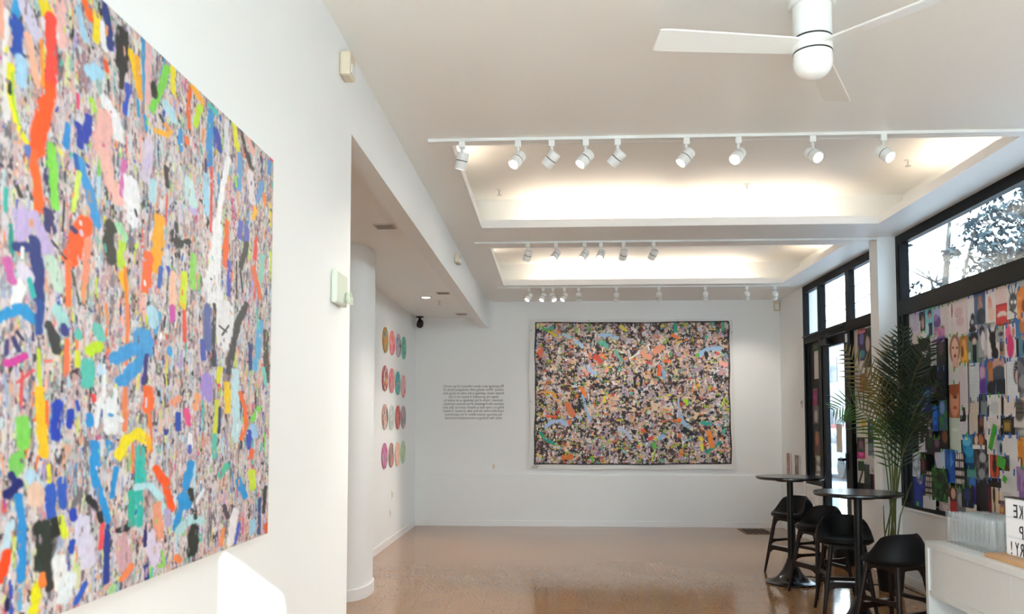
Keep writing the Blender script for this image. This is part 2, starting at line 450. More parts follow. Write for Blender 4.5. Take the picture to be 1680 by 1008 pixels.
# ---- artwork and paper tables (canvas millimetres / window metres)
BIG_STROKES = '''
d8a8c8 350 226 1429,1750 1465,1708
ecc8b4 243 159 1440,2034 1451,1991
c08a90 254 151 1577,2365 1602,2275
d4cce8 579 243 2252,1741 2282,1638
b8a8a0 537 234 2116,1731 2197,1569
c8a8b0 256 149 1609,1498 1630,1423
b0a8a8 299 174 1581,1645 1629,1522
b8b0b0 201 133 1467,1663 1437,1595
e8e4e2 97 66 1384,2317 1397,2121
e8a890 63 44 1370,2332 1375,2268
2a9fd8 116 78 1411,2348 1409,2319
1a4fb0 184 123 1414,2312 1418,2260
d4cfe6 180 116 1433,2354 1471,2320
f0d810 224 142 1489,2392 1498,2378
f0bcb4 179 110 1539,2422 1547,2339
ff4a3a 172 108 1511,2373 1516,2312 1516,2239
f4b89a 109 70 1446,2302 1479,2223
ff5a08 241 153 1517,2227 1497,2165 1482,2100
ff9a30 55 35 1486,2315 1494,2229
a8d4ee 154 102 1429,2248 1433,2209
f2ea10 101 67 1402,2224 1402,2179 1422,2130 1449,2104
a8d830 33 22 1406,2215 1411,2166 1430,2128
1c2a30 49 33 1401,2196 1401,2176
a8d0e8 132 77 1601,2435 1630,2385
ff6a10 157 91 1626,2466 1646,2439
f6dc10 138 79 1672,2459 1670,2404
f0f0f4 120 67 1692,2449 1704,2400
243a80 146 81 1697,2499 1716,2454 1726,2413
2a2a28 287 154 1775,2468 1782,2436 1771,2391
2a2a28 103 56 1776,2397 1776,2343
f6cc18 141 72 1814,2444 1854,2366
a8daf2 232 132 1656,2324 1678,2340
f0561c 97 54 1711,2371 1714,2356
f4f4f6 226 123 1710,2286 1751,2267 1773,2227
f2b8b0 310 173 1712,2246 1706,2176
1f3fb0 108 63 1613,2196 1622,2154
1f3fb0 155 90 1649,2222 1640,2176
1f90d8 102 62 1577,2182 1575,2138
a8e040 115 65 1659,2265 1671,2250
7ee048 116 72 1524,2122 1537,2063 1543,2017
2a50c0 105 56 1804,2360 1794,2291
5a78c0 123 80 1455,2092 1461,2084
e84a78 64 38 1608,2258 1611,2230
3a9cd0 86 44 1868,2502 1876,2405 1878,2364
e8b8b8 147 74 1895,2496 1899,2354
f8b020 113 58 1842,2442 1861,2354
7ed850 156 76 1993,2484 1955,2408 1920,2347
20281c 152 75 1926,2411 1928,2386
f2e028 134 63 2023,2497 2026,2437
b8e0ea 269 127 1998,2386 2032,2367
303c34 95 46 1961,2348 1977,2338
f26a20 109 49 2123,2494 2115,2415 2125,2377
c0e830 151 67 2193,2471 2158,2397
fab030 234 102 2137,2500 2193,2480
50c8c0 213 89 2254,2486 2296,2485
3a9ad8 205 87 2258,2470 2255,2362
3a9ad8 139 64 2072,2349 2074,2301
3a4cb0 218 90 2299,2431 2323,2385
2a5ac8 88 36 2327,2488 2327,2473
fab838 129 62 1938,2301 1992,2312 2017,2328
f8a040 130 62 1990,2335 2001,2331
ece830 195 76 2428,2507 2461,2426
443f3a 154 59 2488,2500 2526,2444
f0b8a8 215 80 2534,2507 2584,2464
e6e4ea 182 74 2372,2486 2377,2394
fa7a30 145 66 2108,2341 2112,2332
d8cce0 233 118 1909,2260 1893,2172
28a0d0 70 36 1850,2342 1857,2308
28a0d8 88 44 1883,2318 1893,2289
ff6a1c 146 93 1478,2063 1489,2025 1495,1986
ff6a20 108 69 1478,2093 1474,2070
3a3630 69 45 1424,2018 1442,1998
2cc0b0 65 44 1400,1999 1400,1961
18a090 66 44 1416,1937 1420,1891
c8b4e0 242 158 1449,1962 1451,1923
c8b4e0 170 106 1479,1970 1518,1932 1533,1893
2c3c80 165 105 1481,1924 1497,1874 1503,1817
2c3c80 142 92 1435,1902 1473,1910
38386e 173 107 1525,1987 1530,1959
38386e 94 59 1513,2068 1514,2045
84e04c 136 84 1530,2110 1537,2051 1543,2007
389cdc 180 103 1616,2124 1657,2074 1695,2008
1f60b0 85 50 1607,2130 1613,2106
d8f060 84 50 1622,2096 1605,2014
ff5f1e 278 163 1649,1996 1618,1954 1599,1913
ff7a40 104 62 1593,1905 1597,1819
f89878 134 77 1662,1964 1655,1879
3c3468 85 50 1602,1977 1615,1973
f2bcb0 245 135 1711,2171 1733,2123 1778,2081
d86cb0 104 56 1797,2178 1790,2098
f0f0f4 330 171 1829,2138 1841,2055
303848 56 29 1851,2079 1860,2067
3a3c34 246 135 1743,2017 1740,1975 1752,1943
303038 41 25 1537,1936 1585,1910
30303a 40 24 1573,2025 1572,1963
50605a 43 25 1607,1889 1636,1824
bce038 156 83 1796,1987 1793,1938
fcbc18 160 84 1799,1918 1819,1886
f89020 67 35 1812,1934 1824,1852
f2f4f2 169 111 1445,1831 1435,1795
e4dcec 176 114 1449,1865 1467,1851
d868b0 133 88 1410,1869 1424,1838
30c0b8 72 46 1472,1847 1486,1820
c8e4d0 199 121 1539,1894 1561,1850
a0e0b0 159 84 1781,2026 1808,2004
3c3a34 131 62 1996,2227 2008,2183
d0c4e2 176 88 1911,2230 1898,2196
b4e0ea 181 90 1935,2170 1931,2130
fdae18 281 137 1970,2087 1967,2033 1954,1961
ff7038 206 103 1917,1984 1912,1901
3c3a36 242 112 2047,2067 2072,2048
3c3a36 103 48 2059,2097 2064,2079
3c3a36 147 66 2082,2051 2136,2069
3c6cc0 110 53 1983,1967 1975,1919
4054b8 132 62 2021,1974 2029,1960
f4c4a8 202 94 2049,1963 2049,1884
a8daf0 202 86 2239,2277 2240,2173
c4b4e0 224 100 2159,2202 2154,2159
c8e8e8 335 149 2128,2227 2149,2183
2a90d8 164 70 2256,2354 2258,2315
f04a48 83 35 2270,2314 2274,2235 2275,2128
f8f8fa 178 73 2391,2380 2350,2275 2320,2157
f8f8fa 344 142 2320,2157 2315,2084 2311,1994
f8f8fa 462 193 2308,2047 2290,1981
f4f4f6 603 249 2308,1966 2323,1924
fa7030 182 73 2391,2184 2386,2099 2379,2051
5c60c0 139 55 2411,2067 2411,1965
6a6ac0 199 77 2496,2210 2493,2161
6470c0 207 78 2548,2203 2545,2153
68a8dc 197 76 2481,2420 2476,2311
6aa4dc 195 71 2677,2390 2640,2317
5a9ad8 180 63 2750,2487 2740,2441
444038 213 80 2547,2441 2575,2410
fcc028 163 60 2625,2289 2605,2251
ece4e8 269 100 2571,2389 2591,2304
f25040 164 60 2635,2193 2622,2119
f47848 223 81 2612,2087 2648,2032 2684,1997
504c4a 200 77 2550,2154 2503,2066
3c3c3c 73 28 2468,2078 2473,1965
3c3c3c 76 29 2492,2083 2522,1992
d8e830 178 81 2115,1976 2108,1893
98e068 188 83 2164,2035 2164,1951
90d8c0 172 62 2700,2145 2681,2058
f69050 175 62 2702,2355 2703,2324
e04050 183 64 2755,2517 2762,2497
a0e040 97 38 2445,2340 2452,2314
1c9ad8 157 102 1395,1765 1427,1783 1461,1790 1489,1774
24509a 129 81 1506,1805 1506,1753
a8dcd8 204 122 1564,1802 1585,1780
36383a 157 96 1536,1768 1556,1746 1562,1723
343a88 123 74 1585,1774 1592,1762
3a4078 66 44 1415,1704 1417,1726
3a4078 69 45 1433,1733 1451,1713
30355a 52 34 1443,1746 1460,1733
d83ca0 102 67 1419,1686 1445,1693 1465,1703
cce028 56 35 1506,1718 1510,1677 1517,1642
f87030 55 35 1497,1636 1502,1584
f87030 57 35 1536,1620 1540,1572
fbc81a 149 93 1514,1642 1518,1584 1533,1520
82d858 175 113 1468,1584 1470,1539
1840b8 179 108 1569,1614 1570,1554
1840b8 105 62 1617,1603 1614,1572
2a54c0 65 38 1637,1622 1644,1607
58c8b8 272 154 1675,1700 1677,1668
6ccabc 191 106 1706,1782 1719,1763
60c8b8 130 76 1634,1767 1635,1758
c4e818 212 118 1680,1733 1708,1745
d8e030 108 63 1632,1723 1635,1700
f87840 83 49 1597,1744 1598,1676
f88848 81 42 1826,1852 1831,1810 1828,1711
f08858 107 56 1825,1662 1830,1564
f0905c 61 34 1737,1839 1744,1799
3c9cdc 283 144 1783,1724 1875,1758
3c9cdc 283 144 1811,1675 1877,1714
eef2f4 301 162 1763,1619 1770,1571
eef2f4 73 40 1736,1705 1739,1638
eef2f4 106 55 1714,1624 1815,1585
eef2f4 72 40 1712,1572 1725,1631
eef2f4 102 54 1786,1653 1780,1619
c8e0f4 145 80 1717,1701 1730,1691
48a0dc 76 41 1766,1597 1774,1596
f8e41a 243 126 1811,1509 1839,1540 1885,1554
ec4c4c 93 52 1694,1637 1699,1628
2896dc 137 77 1685,1594 1686,1576
2896dc 189 105 1706,1533 1715,1493
2896dc 151 81 1762,1534 1775,1527
f08070 58 36 1530,1698 1549,1701
e85058 45 29 1447,1653 1493,1678
48a0dc 466 233 1903,1782 1904,1760
58a8dc 124 60 1982,1851 1962,1803
3c98d4 173 87 1886,1715 1896,1745
3c3c80 102 51 1920,1742 1912,1658
b4def0 245 120 1944,1854 1952,1825
d858b0 169 79 2049,1876 2051,1845
f05a48 108 49 2116,1878 2123,1797
f8d030 108 49 2108,1893 2115,1884
48a4e0 133 62 2038,1769 2038,1757
6470a8 287 121 2265,1907 2270,1794
5060b8 160 68 2233,1808 2243,1757
f0eef0 730 292 2381,1914 2394,1824
505058 69 28 2348,1864 2402,1852
505058 70 28 2371,1840 2415,1872
505050 239 93 2559,1958 2486,1890 2451,1811 2422,1734
484848 127 53 2310,1922 2310,1745
e8e030 175 71 2358,1739 2347,1702
a890d8 369 156 2266,1707 2273,1655
dce038 151 62 2341,1640 2332,1551
304070 110 45 2364,1622 2358,1551
58c8b0 150 62 2328,1542 2331,1480
f8d030 232 92 2410,1696 2421,1660 2418,1614
c4e4ec 294 113 2474,1737 2493,1530
fa7838 183 68 2516,1673 2559,1626 2572,1577 2533,1529
84d860 217 79 2684,1628 2625,1587
68b4e0 281 101 2682,1914 2664,1820 2639,1758
70ccc0 113 41 2646,1961 2666,1892
3c4888 161 59 2592,1834 2601,1755
5a5650 239 83 2736,1889 2747,1775 2755,1723
80d4c8 178 62 2718,1763 2744,1712
fa7030 268 133 1933,1659 1932,1615
f88040 91 45 1944,1600 1955,1511
f8e018 236 117 1888,1556 1924,1538
fab81c 121 59 1935,1548 1945,1519
40c4b4 204 102 1901,1516 1912,1426
2a50b0 140 64 2094,1602 2096,1562
4048a0 98 46 2025,1558 2029,1552
e8508c 185 82 2139,1610 2159,1578
f4a878 193 84 2209,1653 2203,1619
f0a080 209 96 2068,1633 2092,1641
f4f0f4 149 66 2168,1545 2170,1512
5468c0 112 49 2166,1515 2167,1500
a0ccf0 276 100 2631,1567 2649,1537
3850b8 212 78 2600,1548 2597,1499
f87040 215 79 2624,1488 2614,1465
7cd05c 206 134 1457,1517 1455,1495
101f70 150 99 1460,1467 1435,1452
101f70 101 66 1439,1485 1446,1473
2090d4 123 79 1461,1444 1472,1404 1478,1348 1477,1292
b8dcf0 182 115 1494,1481 1504,1469
c4e0ee 115 76 1443,1397 1429,1355
ecc8b0 222 139 1505,1452 1515,1434
ff4c0c 147 97 1433,1344 1423,1302
2a5cc0 157 95 1555,1454 1562,1400
2a5cc0 144 85 1595,1463 1599,1414
ece428 77 47 1549,1495 1551,1466
28342c 269 165 1536,1379 1548,1337 1544,1303
1c201c 140 84 1574,1387 1579,1362
2c3030 137 83 1555,1301 1565,1258
dce838 104 61 1594,1390 1612,1352
eef0ee 204 121 1588,1307 1601,1257
e8f0f2 249 146 1631,1263 1612,1230
f4ec18 165 103 1527,1266 1516,1228
fa8838 114 70 1537,1287 1542,1268
dcd8ec 275 154 1669,1369 1696,1289
1c44b8 129 75 1631,1398 1636,1385
1c4cb8 106 62 1634,1336 1633,1318
2a60c8 109 63 1687,1240 1655,1209
1c98dc 146 80 1701,1507 1715,1454 1749,1399 1776,1353
1c98dc 127 68 1795,1476 1783,1416
1c3c90 124 67 1766,1350 1766,1291 1767,1231
f05058 97 53 1746,1359 1741,1308
20242c 119 66 1691,1420 1725,1395 1741,1367
202028 164 84 1815,1337 1854,1339
28b8a0 167 85 1867,1415 1873,1344
d4a8b0 270 139 1829,1308 1845,1250
f88a50 139 71 1833,1225 1873,1246
a8d890 152 81 1795,1212 1788,1207
68b8e0 70 45 1473,1271 1475,1237
141c50 67 44 1440,1261 1441,1245
28bcb0 173 87 1897,1484 1907,1340
b8e4ec 159 76 1892,1427 1950,1427 2004,1396 2025,1356
ff5c18 197 92 1982,1468 2035,1424 2068,1359
b8acd4 167 78 2045,1354 2056,1321
2098dc 219 98 2176,1467 2149,1407
2098dc 329 146 2132,1384 2152,1358
2098dc 173 79 2127,1353 2091,1305
2c3030 151 66 2179,1396 2188,1374
b4e0e4 265 116 2119,1298 2190,1321 2249,1306
283028 341 149 2203,1287 2195,1230
303430 116 50 2209,1336 2213,1319
f0f0f4 121 51 2200,1353 2257,1390
2898dc 260 97 2515,1397 2573,1345
d0e838 274 99 2622,1419 2640,1368
58c8a8 231 91 2377,1425 2421,1449
94d860 225 106 2014,1251 2018,1228
e0d4ec 282 135 1971,1302 1990,1240
1c2c78 120 59 1944,1233 1949,1203
28306c 89 44 1934,1336 1936,1285
f0a080 223 106 1992,1374 2009,1297
4860c8 147 56 2526,1264 2499,1211
f89858 135 54 2403,1261 2392,1218
38403c 176 62 2760,1359 2740,1278
3c5490 171 61 2704,1323 2703,1212
a0d0e8 218 79 2646,1259 2637,1221
f0ecee 285 111 2490,1305 2460,1217
504450 140 55 2409,1332 2438,1293 2465,1323
f08850 178 80 2105,1229 2123,1218
e86038 241 83 2766,1230 2779,1208
'''
BACK_STROKES = '''
a8c8e4 232 234 711,2918 869,2926 980,2869
a8c8e4 186 188 143,2939 264,2873
a8c8e4 279 281 357,2826 441,2750
5cb8a0 371 374 729,2805 822,2758
d84838 371 374 663,2590 718,2525
60b89c 185 187 961,2683 1043,2523
e8d840 232 234 1037,3056 1111,2990
e0c830 187 188 -62,2969 31,2903
50b040 187 188 -156,3016 -99,2988
48a898 187 188 -90,3016 -15,3034
f07040 280 281 -194,2716 -194,2622
a0c4e8 232 233 523,2451 560,2376 643,2320
f8902c 185 186 429,2097 493,2031
201818 185 186 864,2049 957,2105 1049,2114
1c1414 278 279 633,2152 772,2124
f0ece8 111 112 1172,2560 1330,2653
2c9c84 322 327 1869,3070 1878,2977
48a888 183 186 2595,3094 2585,2982
f0803c 276 280 1822,2902 1904,2865
e0b048 110 112 1866,2744 1903,2799 1959,2818
a4c8e8 366 372 2250,2612 2361,2695
a4c8e8 366 371 2389,2704 2544,2694
181818 275 278 2333,2630 2341,2574
f4602c 276 279 1614,2447 1622,2307
f06838 276 279 1726,2521 1771,2502
88b4d8 276 278 1678,2354 1695,2261
a890a4 366 371 2137,2352 2229,2398
181414 184 186 1252,2123 1244,2262 1300,2327 1355,2243 1345,2150
e8a080 461 466 1376,2634 1468,2587
e89878 461 466 1561,2680 1654,2726
70c048 183 186 2186,2584 2213,2612
f4a8a0 365 370 2578,2462 2614,2443
f05030 183 186 2497,2620 2516,2620
f0a830 168 168 -176,2042 -18,2032 38,1967
f4642c 186 186 -93,1669 46,1660
a8c4e8 232 232 -112,1502 -19,1585 120,1604 213,1539
249c88 232 232 -196,1427 -113,1316 8,1251
d87848 464 464 214,1845 288,1706
181010 232 232 400,1920 399,1752
98b8dc 185 186 447,2003 492,1780 565,1613
f4802c 278 279 447,2078 484,2003
e8d83c 185 186 780,1966 789,1891
d87830 370 369 165,1039 285,1058
b8c4dc 230 231 1026,1502 1118,1428 1181,1336
78b838 231 230 599,1040 608,994
8c5c9c 184 185 683,1105 720,1132
b8dc30 275 277 2013,1908 2030,1853
98bcdc 274 276 1937,1659 1981,1567 2054,1502
a0b8d8 137 138 1903,1936 1919,1705
f08030 229 231 1854,1594 1927,1613
30a898 273 276 2255,1567 2374,1548
209884 200 202 2304,1126 2433,1200 2516,1273
f0d428 228 230 2225,1337 2252,1300
e8e050 228 229 2242,1227 2250,1153
b8d838 137 138 2607,1935 2550,1815
f08c3c 364 367 2354,1411 2397,1227
68b840 275 276 1520,1263 1547,1198
c0d840 137 138 1500,1014 1528,1134
e04848 275 276 1466,1336 1494,1355
e06030 275 277 1366,1474 1394,1447
181c20 457 460 1980,1456 2071,1410
90bce0 275 276 1613,1336 1668,1373
e0b068 110 111 1359,1705 1397,1798 1507,1816
'''
